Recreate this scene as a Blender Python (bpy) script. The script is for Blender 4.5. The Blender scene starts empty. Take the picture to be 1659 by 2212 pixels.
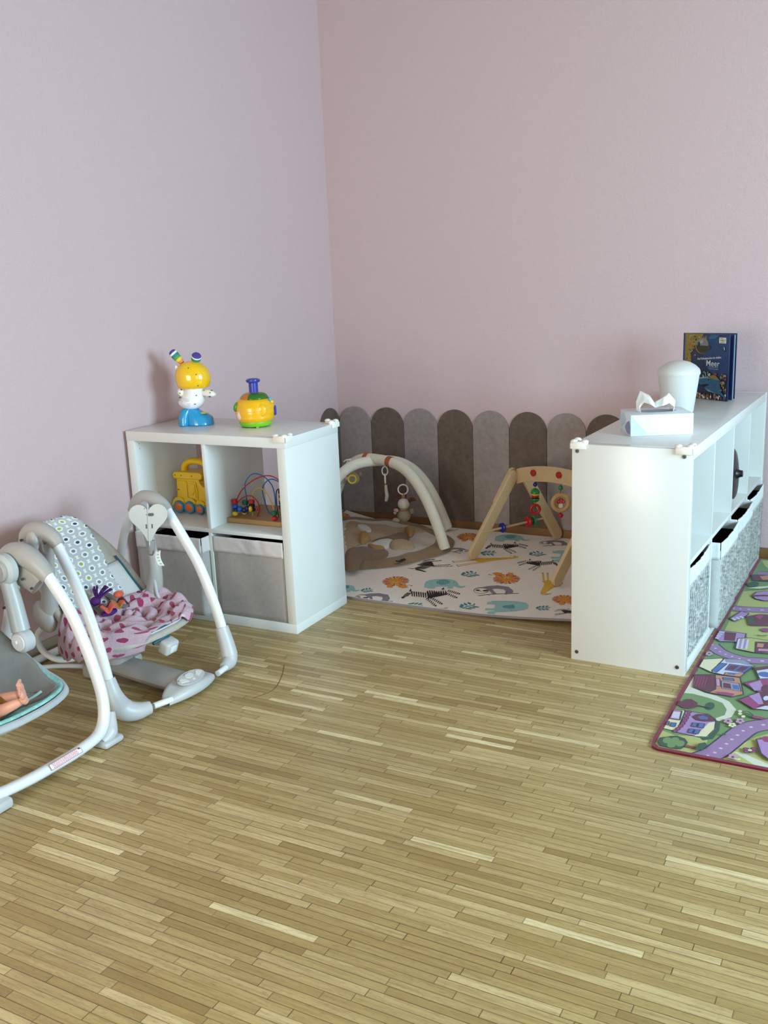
import bpy, bmesh, math, random
from mathutils import Vector, Matrix, noise
random.seed(7)
SC = bpy.context.scene
COL = SC.collection
PI = math.pi

# ------------------------------------------------------------------ camera, light, exposure
cam = bpy.data.cameras.new('camera'); cam_o = bpy.data.objects.new('camera', cam); COL.objects.link(cam_o)
CP, CR = Vector((2.8404, -4.6207, 1.3541)), Vector((0.8736, 0.4849, -0.0))
_yaw, _pit, _rol = 0.50905, 0.24057, -0.04238
F_ = Vector((-math.sin(_yaw), math.cos(_yaw), 0)); R_ = Vector((math.cos(_yaw), math.sin(_yaw), 0)); Z_ = Vector((0, 0, 1))
fw = math.cos(_pit)*F_ - math.sin(_pit)*Z_; up = math.sin(_pit)*F_ + math.cos(_pit)*Z_
rr = math.cos(_rol)*R_ + math.sin(_rol)*up; uu = -math.sin(_rol)*R_ + math.cos(_rol)*up
cam_o.matrix_world = Matrix((( rr.x, uu.x, -fw.x, CP.x), (rr.y, uu.y, -fw.y, CP.y), (rr.z, uu.z, -fw.z, CP.z), (0, 0, 0, 1)))
cam.sensor_fit = 'VERTICAL'; cam.sensor_height = 24.0; cam.lens = 24.0*2133.5/2212
cam.clip_start = 0.05
SC.camera = cam_o
SC.view_settings.view_transform = 'Standard'; SC.view_settings.look = 'None'
SC.view_settings.gamma = 1; SC.view_settings.use_curve_mapping = False
SC.view_settings.exposure = 0.0
SC.cycles.max_bounces = 10; SC.cycles.diffuse_bounces = 6

def lin(h):
    if isinstance(h, (tuple, list)): return tuple(h[:3])
    h = h.lstrip('#'); v = [int(h[i:i+2], 16)/255 for i in (0, 2, 4)]
    return tuple(c/12.92 if c <= .04045 else ((c+.055)/1.055)**2.4 for c in v)

W = bpy.data.worlds.new('sky'); SC.world = W; W.use_nodes = True
_n = W.node_tree.nodes; _bg = _n['Background']
_sky = _n.new('ShaderNodeTexSky'); _sky.sky_type = 'HOSEK_WILKIE'; _sky.turbidity = 3.0
_sky.sun_direction = (-0.3, -0.6, 0.7)
W.node_tree.links.new(_sky.outputs[0], _bg.inputs[0]); _bg.inputs[1].default_value = 0.6

def area(name, loc, target, sx, sy, power, col):
    l = bpy.data.lights.new(name, 'AREA'); l.shape = 'RECTANGLE'; l.size = sx; l.size_y = sy; l.energy = power; l.color = col
    o = bpy.data.objects.new(name, l); COL.objects.link(o); o.location = loc
    o.rotation_euler = (Vector(target)-Vector(loc)).to_track_quat('-Z', 'Y').to_euler()
    return o
# daylight entering by the window in the right-hand wall, and by the garden window behind the camera
area('window_daylight', (5.48, -2.5, 1.5), (0, -2.1, 1.2), 1.5, 1.5, 222, (.62, .92, 1.10))
area('balcony_door_daylight', (5.48, -5.1, 1.45), (0, -2.8, 1.1), 1.9, 1.9, 42, (.64, .95, 1.08))
area('rear_window_daylight', (1.0, -6.1, 1.0), (0, -3.4, -0.4), 1.6, 1.5, 88, (1.0, .95, .80))

# ------------------------------------------------------------------ materials
def nd(nt, t, **k):
    n = nt.nodes.new(t)
    for a, b in k.items(): setattr(n, a, b)
    return n
class NX:
    """short node maths: every call returns an output socket"""
    def __init__(s, nt): s.nt = nt
    def _in(s, sock, v):
        if hasattr(v, 'is_output'): s.nt.links.new(v, sock)
        else: sock.default_value = v
    def m(s, op, *a, clamp=False):
        n = nd(s.nt, 'ShaderNodeMath', operation=op); n.use_clamp = clamp
        for i, v in enumerate(a): s._in(n.inputs[i], v)
        return n.outputs[0]
    def xyz(s, v):
        n = nd(s.nt, 'ShaderNodeSeparateXYZ'); s._in(n.inputs[0], v); return n.outputs
    def vec(s, x, y, z=0.0):
        n = nd(s.nt, 'ShaderNodeCombineXYZ')
        for i, v in enumerate((x, y, z)): s._in(n.inputs[i], v)
        return n.outputs[0]
    def white(s, v):
        n = nd(s.nt, 'ShaderNodeTexWhiteNoise', noise_dimensions='3D'); s._in(n.inputs['Vector'], v); return n.outputs['Value']
    def noise(s, v, scale, detail=3, rough=.5):
        n = nd(s.nt, 'ShaderNodeTexNoise'); s._in(n.inputs['Vector'], v)
        n.inputs['Scale'].default_value = scale; n.inputs['Detail'].default_value = detail; n.inputs['Roughness'].default_value = rough
        return n.outputs[0]
    def ramp(s, v, stops):
        n = nd(s.nt, 'ShaderNodeValToRGB'); s._in(n.inputs[0], v); e = n.color_ramp.elements
        while len(e) < len(stops): e.new(0.5)
        for x, (p, c) in zip(e, stops): x.position = p; x.color = (*lin(c), 1)
        return n.outputs[0]
    def mix(s, f, a, b, mode='MIX'):
        n = nd(s.nt, 'ShaderNodeMix', data_type='RGBA', blend_type=mode)
        s._in(n.inputs['Factor'], f)
        for sock, v in ((n.inputs[6], a), (n.inputs[7], b)):
            if isinstance(v, str): v = (*lin(v), 1)
            s._in(sock, v)
        return n.outputs[2]
    def coord(s, k='Object'): return nd(s.nt, 'ShaderNodeTexCoord').outputs[k]
    def bump(s, h, dist=.001, strength=1.0):
        n = nd(s.nt, 'ShaderNodeBump'); s._in(n.inputs['Height'], h)
        n.inputs['Distance'].default_value = dist; n.inputs['Strength'].default_value = strength
        return n.outputs[0]
def newmat(name):
    m = bpy.data.materials.new(name); m.use_nodes = True
    return m, m.node_tree, m.node_tree.nodes['Principled BSDF'], NX(m.node_tree)
_cache = {}
def mat(name, col, rough=.5, var=.06, vs=30, bump=0.0, bs=300, spec=.5, metal=0, trans=0, sheen=0, coat=0, alpha=1, sss=0):
    if name in _cache: return _cache[name]
    m, nt, b, X = newmat(name)
    c = lin(col); co = X.coord()
    v = X.noise(co, vs, 4)
    d = tuple(max(0, x*(1-var*2)) for x in c); h = tuple(min(1, x*(1+var*2)) for x in c)
    nt.links.new(X.mix(v, (*d, 1), (*h, 1)), b.inputs['Base Color'])
    b.inputs['Roughness'].default_value = rough; b.inputs['Metallic'].default_value = metal
    b.inputs['Specular IOR Level'].default_value = spec
    b.inputs['Transmission Weight'].default_value = trans; b.inputs['Alpha'].default_value = alpha
    b.inputs['Sheen Weight'].default_value = sheen; b.inputs['Coat Weight'].default_value = coat; b.inputs['Coat Roughness'].default_value = .08
    if sss: b.inputs['Subsurface Weight'].default_value = sss; b.inputs['Subsurface Scale'].default_value = .02
    if bump: nt.links.new(X.bump(X.noise(co, bs, 3), bump), b.inputs['Normal'])
    _cache[name] = m
    return m
def fabric(name, col, var=.07, bump=.0006, bs=500, vs=60): return mat(name, col, .92, var, vs, bump, bs, .15, sheen=.15)
def plastic(name, col, rough=.32, **k): return mat(name, col, rough, .015, 12, **k)

def wall_mat(name, col):
    m, nt, b, X = newmat(name); co = X.coord()
    big = X.noise(co, .9, 2); fine = X.noise(co, 260, 3, .6); mid = X.noise(co, 70, 3)
    c = X.mix(big, col, col); c = X.mix(X.m('MULTIPLY', X.m('SUBTRACT', fine, .35, clamp=True), .30), c, '#8A7274')
    nt.links.new(c, b.inputs['Base Color']); b.inputs['Roughness'].default_value = .8; b.inputs['Specular IOR Level'].default_value = .25
    nt.links.new(X.bump(X.m('ADD', fine, X.m('MULTIPLY', mid, .5)), .0022), b.inputs['Normal'])
    return m
def parquet():
    m, nt, b, X = newmat('oak strip parquet'); co = X.coord(); x, y, _ = X.xyz(co)
    rw = .0222
    ry = X.m('DIVIDE', y, rw); row = X.m('FLOOR', ry); fy = X.m('FRACT', ry)
    r1 = X.white(X.vec(row, 3.1, 0.0)); r2 = X.white(X.vec(row, 9.7, 2.0))
    L = X.m('ADD', .19, X.m('MULTIPLY', r2, .1))
    ux = X.m('ADD', X.m('DIVIDE', x, L), X.m('MULTIPLY', r1, 17.0)); c = X.m('FLOOR', ux); fx = X.m('FRACT', ux)
    rnd = X.white(X.vec(row, c, 1.0)); rnd2 = X.white(X.vec(row, c, 5.0))
    base = X.ramp(rnd, [(0, '#98814E'), (.10, '#A78F58'), (.45, '#B59F68'), (.8, '#C2AB77'), (.95, '#D0BB87'), (1, '#EADAA9')])
    off = X.m('MULTIPLY', rnd2, 31.0)
    gv = X.vec(X.m('ADD', X.m('MULTIPLY', x, 7.0), off), X.m('MULTIPLY', y, 130.0), off)
    grain = X.noise(gv, 1.0, 5, .65)
    speck = X.noise(X.vec(X.m('ADD', X.m('MULTIPLY', x, 60.0), off), X.m('MULTIPLY', y, 300.0), off), 1.0, 2)
    col = X.mix(X.m('MULTIPLY', X.m('SUBTRACT', grain, .42, clamp=True), 2.2, clamp=True), base, '#8A6D42')
    col = X.mix(X.m('MULTIPLY', X.m('SUBTRACT', speck, .55, clamp=True), 1.8, clamp=True), col, '#6E5431')
    wear = X.noise(co, 1.6, 4)
    col = X.mix(X.m('MULTIPLY', X.m('SUBTRACT', wear, .45, clamp=True), .9, clamp=True), col, '#8F8162')
    # gaps between strips: each row and end joint more or less open
    gy = X.m('MINIMUM', fy, X.m('SUBTRACT', 1.0, fy)); gx = X.m('MULTIPLY', X.m('MINIMUM', fx, X.m('SUBTRACT', 1.0, fx)), L)
    open_ = X.m('ADD', .35, X.m('MULTIPLY', X.white(X.vec(row, 8.0, 8.0)), .65))
    g1 = X.m('MULTIPLY', X.m('LESS_THAN', gy, .04), open_); g2 = X.m('MULTIPLY', X.m('LESS_THAN', gx, .0011), X.m('ADD', .3, X.m('MULTIPLY', rnd2, .7)))
    gap = X.m('MAXIMUM', g1, g2)
    col = X.mix(X.m('MULTIPLY', gap, .85), col, '#2E2010')
    nt.links.new(col, b.inputs['Base Color'])
    nt.links.new(X.m('ADD', .30, X.m('MULTIPLY', X.noise(co, 9, 4), .2)), b.inputs['Roughness'])
    b.inputs['Specular IOR Level'].default_value = .45
    nt.links.new(X.bump(X.m('SUBTRACT', X.m('MULTIPLY', grain, .3), gap), .0006), b.inputs['Normal'])
    return m
def woodmat(name, a, bcol, axis='x', rough=.5, sc=14):
    m, nt, b, X = newmat(name); co = X.coord(); x, y, z = X.xyz(co)
    k = {'x': (1, 12, 12), 'y': (12, 1, 12), 'z': (12, 12, 1)}[axis]
    g = X.noise(X.vec(X.m('MULTIPLY', x, float(k[0])), X.m('MULTIPLY', y, float(k[1])), X.m('MULTIPLY', z, float(k[2]))), sc*.5, 5, .6)
    nt.links.new(X.mix(g, a, bcol), b.inputs['Base Color']); b.inputs['Roughness'].default_value = rough
    nt.links.new(X.bump(g, .0003), b.inputs['Normal'])
    return m
def felt(name, a, c):
    m, nt, b, X = newmat(name); co = X.coord()
    f = X.m('ADD', X.m('MULTIPLY', X.noise(co, 420, 3, .7), .7), X.m('MULTIPLY', X.noise(co, 45, 3), .3))
    nt.links.new(X.ramp(f, [(.33, a), (.66, c)]), b.inputs['Base Color']); b.inputs['Roughness'].default_value = .95
    b.inputs['Specular IOR Level'].default_value = .1
    nt.links.new(X.bump(f, .001), b.inputs['Normal'])
    return m
def heart_terry(name):
    """pink terry with magenta hearts, laid out in the cloth's own UV (metres)"""
    m, nt, b, X = newmat(name); uv = X.coord('UV'); u, v, _ = X.xyz(uv)
    S = .058
    gv = X.m('DIVIDE', v, S*.82); row = X.m('FLOOR', gv)
    gu = X.m('ADD', X.m('DIVIDE', u, S), X.m('MULTIPLY', X.m('MODULO', X.m('ABSOLUTE', row), 2.0), .5)); c = X.m('FLOOR', gu)
    ang = X.m('MULTIPLY', X.m('SUBTRACT', X.white(X.vec(row, c, 4.0)), .5), 1.6)
    px = X.m('MULTIPLY', X.m('SUBTRACT', X.m('FRACT', gu), .5), 4.7); py = X.m('MULTIPLY', X.m('SUBTRACT', X.m('FRACT', gv), .5), 4.0)
    ca = X.m('COSINE', ang); sa = X.m('SINE', ang)
    qx = X.m('SUBTRACT', X.m('MULTIPLY', px, ca), X.m('MULTIPLY', py, sa)); qy = X.m('ADD', X.m('MULTIPLY', px, sa), X.m('MULTIPLY', py, ca))
    q = X.m('SUBTRACT', X.m('ADD', X.m('MULTIPLY', qx, qx), X.m('MULTIPLY', qy, qy)), 1.0)
    f = X.m('SUBTRACT', X.m('POWER', X.m('ADD', q, 10.0), 1.0), 10.0)
    q3 = X.m('MULTIPLY', X.m('MULTIPLY', f, f), f); t = X.m('MULTIPLY', X.m('MULTIPLY', qx, qx), X.m('MULTIPLY', X.m('MULTIPLY', qy, qy), qy))
    inside = X.m('LESS_THAN', q3, t)
    fl = X.noise(uv, 900, 3, .7); fl2 = X.noise(uv, 230, 3)
    pink = X.ramp(fl2, [(.3, '#D2A9BA'), (.7, '#ECD0DC')]); mag = X.ramp(fl, [(.3, '#9C2352'), (.7, '#C43E72')])
    nt.links.new(X.mix(inside, pink, mag), b.inputs['Base Color'])
    b.inputs['Roughness'].default_value = .95; b.inputs['Specular IOR Level'].default_value = .1; b.inputs['Sheen Weight'].default_value = .3
    nt.links.new(X.bump(X.m('ADD', fl, fl2), .003), b.inputs['Normal'])
    return m
def hex_print(name):
    """pale fabric with nested grey hexagons and little green, navy and grey diamonds"""
    m, nt, b, X = newmat(name); u, v, _ = X.xyz(X.coord('UV'))
    sx, sy = .078, .044
    def cell(ou, ov):
        gu = X.m('ADD', X.m('DIVIDE', u, sx), ou); gv = X.m('ADD', X.m('DIVIDE', v, sy), ov)
        fu = X.m('ABSOLUTE', X.m('SUBTRACT', X.m('FRACT', gu), .5)); fv = X.m('ABSOLUTE', X.m('SUBTRACT', X.m('FRACT', gv), .5))
        d = X.m('MAXIMUM', X.m('MULTIPLY', fv, 1.0), X.m('ADD', X.m('MULTIPLY', fu, .86), X.m('MULTIPLY', fv, .5)))
        return d, X.white(X.vec(X.m('FLOOR', gu), X.m('FLOOR', gv), ou*7))
    d1, r1 = cell(0.0, 0.0); d2, r2 = cell(.5, .5)
    d = X.m('MINIMUM', d1, d2); first = X.m('LESS_THAN', d1, d2)
    r = X.m('ADD', X.m('MULTIPLY', first, r1), X.m('MULTIPLY', X.m('SUBTRACT', 1.0, first), r2))
    ring = X.m('LESS_THAN', X.m('ABSOLUTE', X.m('SUBTRACT', d, .42)), .035)
    ring2 = X.m('LESS_THAN', X.m('ABSOLUTE', X.m('SUBTRACT', d, .16)), .045)
    core = X.m('LESS_THAN', d, .105)
    cc = X.ramp(r, [(0, '#A3B04A'), (.33, '#A3B04A'), (.34, '#2F4F66'), (.6, '#2F4F66'), (.61, '#7C8488'), (1, '#7C8488')])
    grey = X.ramp(X.noise(X.coord('UV'), 300, 3), [(.3, '#B4B6B6'), (.7, '#BFC1C1')])
    col = X.mix(X.m('MAXIMUM', ring, ring2), grey, '#E9EAE9'); col = X.mix(core, col, cc)
    nt.links.new(col, b.inputs['Base Color']); b.inputs['Roughness'].default_value = .9; b.inputs['Specular IOR Level'].default_value = .15
    nt.links.new(X.bump(X.noise(X.coord('UV'), 900, 2), .0006), b.inputs['Normal'])
    return m

# ------------------------------------------------------------------ mesh helpers
def smooth_path(pts, n=6, closed=False):
    P = [Vector(p) for p in pts]; out = []; N = len(P)
    rng = range(N) if closed else range(N-1)
    for i in rng:
        a = P[(i-1) % N] if (closed or i > 0) else P[0]*2-P[1]
        b, c = P[i], P[(i+1) % N]
        d = P[(i+2) % N] if (closed or i+2 < N) else P[-1]*2-P[-2]
        for k in range(n):
            t = k/n
            out.append(.5*((2*b)+(c-a)*t+(2*a-5*b+4*c-d)*t*t+(3*b-a-3*c+d)*t**3))
    if not closed: out.append(P[-1])
    return out
class MB:
    def __init__(s, M=None):
        s.bm = bmesh.new(); s.M = M or Matrix.Identity(4); s.uv = None
    def _fin(s, vs, fs, mi):
        for v in vs: v.co = s.M @ v.co
        for f in fs: f.material_index = mi
    def box(s, x0, x1, y0, y1, z0, z1, bev=0.0, mi=0, R=None, seg=2):
        r = bmesh.ops.create_cube(s.bm, size=1); vs = r['verts']
        for v in vs: v.co = Vector(((x0+x1)/2+v.co.x*(x1-x0), (y0+y1)/2+v.co.y*(y1-y0), (z0+z1)/2+v.co.z*(z1-z0)))
        if bev:
            es = list({e for v in vs for e in v.link_edges})
            b = bmesh.ops.bevel(s.bm, geom=es, offset=bev, segments=seg, affect='EDGES', profile=.5, clamp_overlap=True)
            vs = list({v for f in b['faces'] for v in f.verts} | {v for v in vs if v.is_valid})
        if R is not None:
            for v in vs: v.co = R @ v.co
        s._fin(vs, {f for v in vs for f in v.link_faces}, mi); return s
    def tube(s, pts, r, seg=12, closed=False, sm=6, mi=0, cap=True, flat=1.0, ref=(0, 0, 1), rf=None):
        P = smooth_path(pts, sm, closed) if sm else [Vector(p) for p in pts]
        N = len(P); rings = []
        rs = r if isinstance(r, (list, tuple)) else None
        nrm = Vector(ref)
        for i, p in enumerate(P):
            a = P[(i-1) % N] if (closed or i) else P[0]; c = P[(i+1) % N] if (closed or i < N-1) else P[-1]
            t = (c-a).normalized() if (c-a).length > 1e-9 else Vector((0, 0, 1))
            n = nrm - t*nrm.dot(t)
            if n.length < 1e-4: n = t.orthogonal()
            n.normalize(); nrm = n; bb = t.cross(n)
            if rs:
                f = i/(N-1)*(len(rs)-1); k = min(int(f), len(rs)-2); rad = rs[k]+(rs[k+1]-rs[k])*(f-k)
            else: rad = r
            rings.append([s.bm.verts.new(p+n*rad*math.cos(2*PI*j/seg)*flat+bb*rad*math.sin(2*PI*j/seg)) for j in range(seg)])
        fs = []
        for i in range(N if closed else N-1):
            A, B = rings[i], rings[(i+1) % N]
            for j in range(seg): fs.append(s.bm.faces.new((A[j], A[(j+1) % seg], B[(j+1) % seg], B[j])))
        if cap and not closed:
            fs.append(s.bm.faces.new(rings[0][::-1])); fs.append(s.bm.faces.new(rings[-1]))
        s._fin([v for q in rings for v in q], fs, mi); return s
    def lathe(s, prof, seg=32, M=None, mi=0, mis=None, sx=1.0, sy=1.0):
        M = M or Matrix.Identity(4); rings = []; fs = []; vs = []
        for r, z in prof:
            if r < 1e-5: v = [s.bm.verts.new(M @ Vector((0, 0, z)))]
            else: v = [s.bm.verts.new(M @ Vector((r*sx*math.cos(2*PI*j/seg), r*sy*math.sin(2*PI*j/seg), z))) for j in range(seg)]
            rings.append(v); vs += v
        for i in range(len(rings)-1):
            A, B = rings[i], rings[i+1]; k = []
            for j in range(seg):
                j2 = (j+1) % seg
                if len(A) == 1 and len(B) == 1: continue
                if len(A) == 1: k.append(s.bm.faces.new((A[0], B[j2], B[j])))
                elif len(B) == 1: k.append(s.bm.faces.new((A[j], A[j2], B[0])))
                else: k.append(s.bm.faces.new((A[j], A[j2], B[j2], B[j])))
            for f in k: f.material_index = mis[i] if mis else mi
            fs += k
        for v in vs: v.co = s.M @ v.co
        return s
    def ball(s, c, r, seg=20, mi=0, R=None):
        rx, ry, rz = r if isinstance(r, (list, tuple)) else (r, r, r)
        q = bmesh.ops.create_uvsphere(s.bm, u_segments=seg, v_segments=max(8, seg*2//3), radius=1); vs = q['verts']
        for v in vs:
            v.co = Vector((v.co.x*rx, v.co.y*ry, v.co.z*rz))
            if R is not None: v.co = R @ v.co
            v.co += Vector(c)
        s._fin(vs, {f for v in vs for f in v.link_faces}, mi); return s
    def cyl(s, c, r, h, axis='z', seg=24, mi=0, bev=0.0):
        b = bev; pr = [(0, -h/2), (r-b, -h/2)] + ([(r, -h/2+b), (r, h/2-b)] if b else [(r, -h/2), (r, h/2)][1:]) + [(r-b, h/2), (0, h/2)]
        if not b: pr = [(0, -h/2), (r, -h/2), (r, h/2), (0, h/2)]
        if isinstance(axis, str): R = {'z': Matrix.Identity(4), 'x': Matrix.Rotation(PI/2, 4, 'Y'), 'y': Matrix.Rotation(-PI/2, 4, 'X')}[axis]
        else: R = Vector((0, 0, 1)).rotation_difference(Vector(axis)).to_matrix().to_4x4()
        return s.lathe(pr, seg, Matrix.Translation(c) @ R, mi)
    def prism(s, poly, fn, t, mi=0, side=None):
        """poly: 2-D outline; fn(u,v,w) places it; extruded w from 0 to t"""
        A = [s.bm.verts.new(Vector(fn(u, v, 0))) for u, v in poly]; B = [s.bm.verts.new(Vector(fn(u, v, t))) for u, v in poly]
        fs = [s.bm.faces.new(A[::-1]), s.bm.faces.new(B)]; n = len(poly)
        for i in range(n): fs.append(s.bm.faces.new((A[i], A[(i+1) % n], B[(i+1) % n], B[i])))
        s._fin(A+B, fs, mi)
        return s
    def flat(s, poly, fn, mi=0):
        vs = [s.bm.verts.new(Vector(fn(u, v))) for u, v in poly]
        f = s.bm.faces.new(vs); s._fin(vs, [f], mi); return s
    def grid(s, fn, nu, nv, mi=0, closed_u=False, uvf=None, mif=None):
        V = [[s.bm.verts.new(Vector(fn(i/nu, j/nv))) for j in range(nv+1)] for i in range(nu if closed_u else nu+1)]
        fs = []; 
        if uvf and not s.uv: s.uv = s.bm.loops.layers.uv.new('UVMap')
        for i in range(nu):
            for j in range(nv):
                i2 = (i+1) % len(V)
                f = s.bm.faces.new((V[i][j], V[i2][j], V[i2][j+1], V[i][j+1])); f.material_index = mif(i/nu, j/nv) if mif else mi; fs.append(f)
                if uvf:
                    for l, (a, b) in zip(f.loops, ((i, j), (i+1, j), (i+1, j+1), (i, j+1))): l[s.uv].uv = uvf(a/nu, b/nv)
        for r in V:
            for v in r: v.co = s.M @ v.co
        return s
    def build(s, name, mats, parent=None, sharp=38, solid=0, sub=0, off=0.0, bevel=0):
        me = bpy.data.meshes.new(name)
        bmesh.ops.recalc_face_normals(s.bm, faces=s.bm.faces[:]) if not solid else None
        s.bm.to_mesh(me); s.bm.free()
        for m in (mats if isinstance(mats, (list, tuple)) else [mats]): me.materials.append(m)
        me.shade_smooth()
        try: me.set_sharp_from_angle(angle=math.radians(sharp))
        except Exception: pass
        o = bpy.data.objects.new(name, me); COL.objects.link(o)
        if solid:
            k = o.modifiers.new('thickness', 'SOLIDIFY'); k.thickness = solid; k.offset = off
        if sub:
            k = o.modifiers.new('subdivision', 'SUBSURF'); k.levels = sub; k.render_levels = sub
        if parent: parent_to(o, parent)
        return o
def world_m(o):
    m = o.matrix_local if False else Matrix.LocRotScale(o.location, o.rotation_euler, o.scale)
    if o.parent: m = world_m(o.parent) @ o.matrix_parent_inverse @ m
    return m
def parent_to(o, p):
    o.parent = p; o.matrix_parent_inverse = world_m(p).inverted()
def tag(o, label=None, cat=None, group=None, kind=None):
    if label: o['label'] = label
    if cat: o['category'] = cat
    if group: o['group'] = group
    if kind: o['kind'] = kind
    return o
def thing(name, loc, label, cat, group=None, rz=0):
    o = bpy.data.objects.new(name, None); o.empty_display_size = .05; COL.objects.link(o)
    o.location = loc; o.rotation_euler = (0, 0, rz)
    return tag(o, label, cat, group)
def copy_tree(o, parent=None):
    c = o.copy(); COL.objects.link(c); c.parent = parent
    for ch in list(o.children): copy_tree(ch, c)
    return c
def TR(x, y, z=0, rz=0): return Matrix.Translation((x, y, z)) @ Matrix.Rotation(rz, 4, 'Z')
def ell(cx, cy, rx, ry, n=20, rot=0):
    c, s = math.cos(rot), math.sin(rot)
    return [(cx+rx*math.cos(a)*c-ry*math.sin(a)*s, cy+rx*math.cos(a)*s+ry*math.sin(a)*c) for a in (2*PI*i/n for i in range(n))]
def cap(x0, y0, x1, y1, w, w2=None, n=5):
    w2 = w if w2 is None else w2; a = math.atan2(y1-y0, x1-x0); P = []
    for i in range(n+1): t = a-PI/2+PI*i/n; P.append((x1+w2/2*math.cos(t), y1+w2/2*math.sin(t)))
    for i in range(n+1): t = a+PI/2+PI*i/n; P.append((x0+w/2*math.cos(t), y0+w/2*math.sin(t)))
    return P
def stroke(pts, w):
    """outline of a thick polyline"""
    P = [Vector((*p, 0)) for p in pts]; L = []; Rr = []
    for i, p in enumerate(P):
        t = (P[min(i+1, len(P)-1)]-P[max(i-1, 0)]).normalized(); n = Vector((-t.y, t.x, 0))
        L.append((p+n*w/2)[:2]); Rr.append((p-n*w/2)[:2])
    return [tuple(q) for q in L+Rr[::-1]]
def rrect(x0, x1, y0, y1, r, n=4):
    P = []
    for cx, cy, a0 in ((x1-r, y1-r, 0), (x0+r, y1-r, PI/2), (x0+r, y0+r, PI), (x1-r, y0+r, 3*PI/2)):
        for i in range(n+1): a = a0+PI/2*i/n; P.append((cx+r*math.cos(a), cy+r*math.sin(a)))
    return P
def text_mesh(txt, size, M, material, name, parent, bold=0.0):
    c = bpy.data.curves.new(name, 'FONT'); c.body = txt; c.size = size; c.align_x = 'CENTER'; c.align_y = 'CENTER'; c.offset = bold
    o = bpy.data.objects.new(name, c); COL.objects.link(o)
    dg = bpy.context.evaluated_depsgraph_get(); me = bpy.data.meshes.new_from_object(o.evaluated_get(dg)); bpy.data.objects.remove(o)
    me.transform(M); me.materials.clear(); me.materials.append(material)
    o = bpy.data.objects.new(name, me); COL.objects.link(o); parent_to(o, parent); return o

# ------------------------------------------------------------------ shared materials
M_WALL = wall_mat('pink textured plaster', '#CFB7B9')
M_LAM = mat('white laminate', '#DADDDA', .25, .01, 5, spec=.45)
M_CREAMP = mat('white plastic', '#EDECE6', .35, .01)
M_SWG = plastic('warm grey swing plastic', '#A9A6A2', .42)
M_SWL = plastic('light grey swing plastic', '#BFC1C2', .4)
M_SWW = plastic('white swing tube', '#E4E8EA', .28)
M_BLK = mat('black plastic', '#0C0C0C', .4)
M_DARKG = mat('dark grey plastic', '#3E4042', .5)

# ------------------------------------------------------------------ the room
def struct(o): o['kind'] = 'structure'; return o
XR, YF, ZC = 5.4, -6.0, 3.2
struct(MB().box(-.12, XR+.12, YF-.12, .12, -.1, 0).build('floor', parquet()))
struct(MB().box(-.12, XR+.12, YF-.12, .12, ZC, ZC+.1).build('ceiling', mat('beige ceiling paint', '#A89A88', .9)))
struct(MB().box(-.12, 0, YF-.12, .12, 0, ZC).build('wall_left', M_WALL))
struct(MB().box(0, XR+.12, 0, .12, 0, ZC).build('wall_back', M_WALL))
def holed(name, u0, u1, hu0, hu1, hz0, hz1, fn):
    b = MB()
    for a, c, d, e in ((u0, hu0, 0, ZC), (hu1, u1, 0, ZC), (hu0, hu1, 0, hz0), (hu0, hu1, hz1, ZC)): fn(b, a, c, d, e)
    return struct(b.build(name, M_WALL))
b = MB()
for u0, u1, z0, z1 in ((YF, -5.9, 0, ZC), (-5.9, -4.1, 2.45, ZC), (-5.9, -4.1, 0, .45), (-4.1, -3.3, 0, ZC), (-3.3, -1.7, 0, .7), (-3.3, -1.7, 2.3, ZC), (-1.7, 0, 0, ZC)): b.box(XR, XR+.12, u0, u1, z0, z1)
struct(b.build('wall_right', M_WALL))
holed('wall_front', 0, XR, .1, 1.9, .25, 2.05, lambda b, a, c, d, e: b.box(a, c, YF-.12, YF, d, e))
M_WF = mat('white window paint', '#E8E8E4', .4)
for nm, ya, yb, za, zb_, nn in (('window_1', -3.3, -1.7, .7, 2.3, 2), ('window_2', -5.9, -4.1, .45, 2.45, 2)):
    w = MB()
    for k in range(nn+1): y = ya+(yb-ya-.04)*k/nn; w.box(XR+.03, XR+.075, y, y+.04, za, zb_, .004)
    for z in (za, zb_-.04): w.box(XR+.03, XR+.075, ya, yb, z, z+.04, .004)
    struct(w.build(nm, M_WF))
w = MB()
for x in (.1, .98, 1.86): w.box(x, x+.04, YF-.075, YF-.03, .25, 2.05, .004)
for z in (.25, 2.01): w.box(.1, 1.9, YF-.075, YF-.03, z, z+.04, .004)
struct(w.build('window_3', M_WF))
M_BB = woodmat('brown oak baseboard', '#6B4A26', '#8C6538', 'x')
M_BBL = woodmat('beige baseboard', '#9C9184', '#ADA294', 'y')
struct(MB().box(.0, XR, -.015, 0, 0, .05, .003).build('baseboard_back', M_BB))
struct(MB().box(0, .015, YF, -.015, 0, .055, .003).build('baseboard_left', M_BBL))
struct(MB().box(XR-.015, XR, YF, -.015, 0, .05, .003).build('baseboard_right', woodmat('oak baseboard', '#6B4A26', '#8C6538', 'y')))

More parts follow.
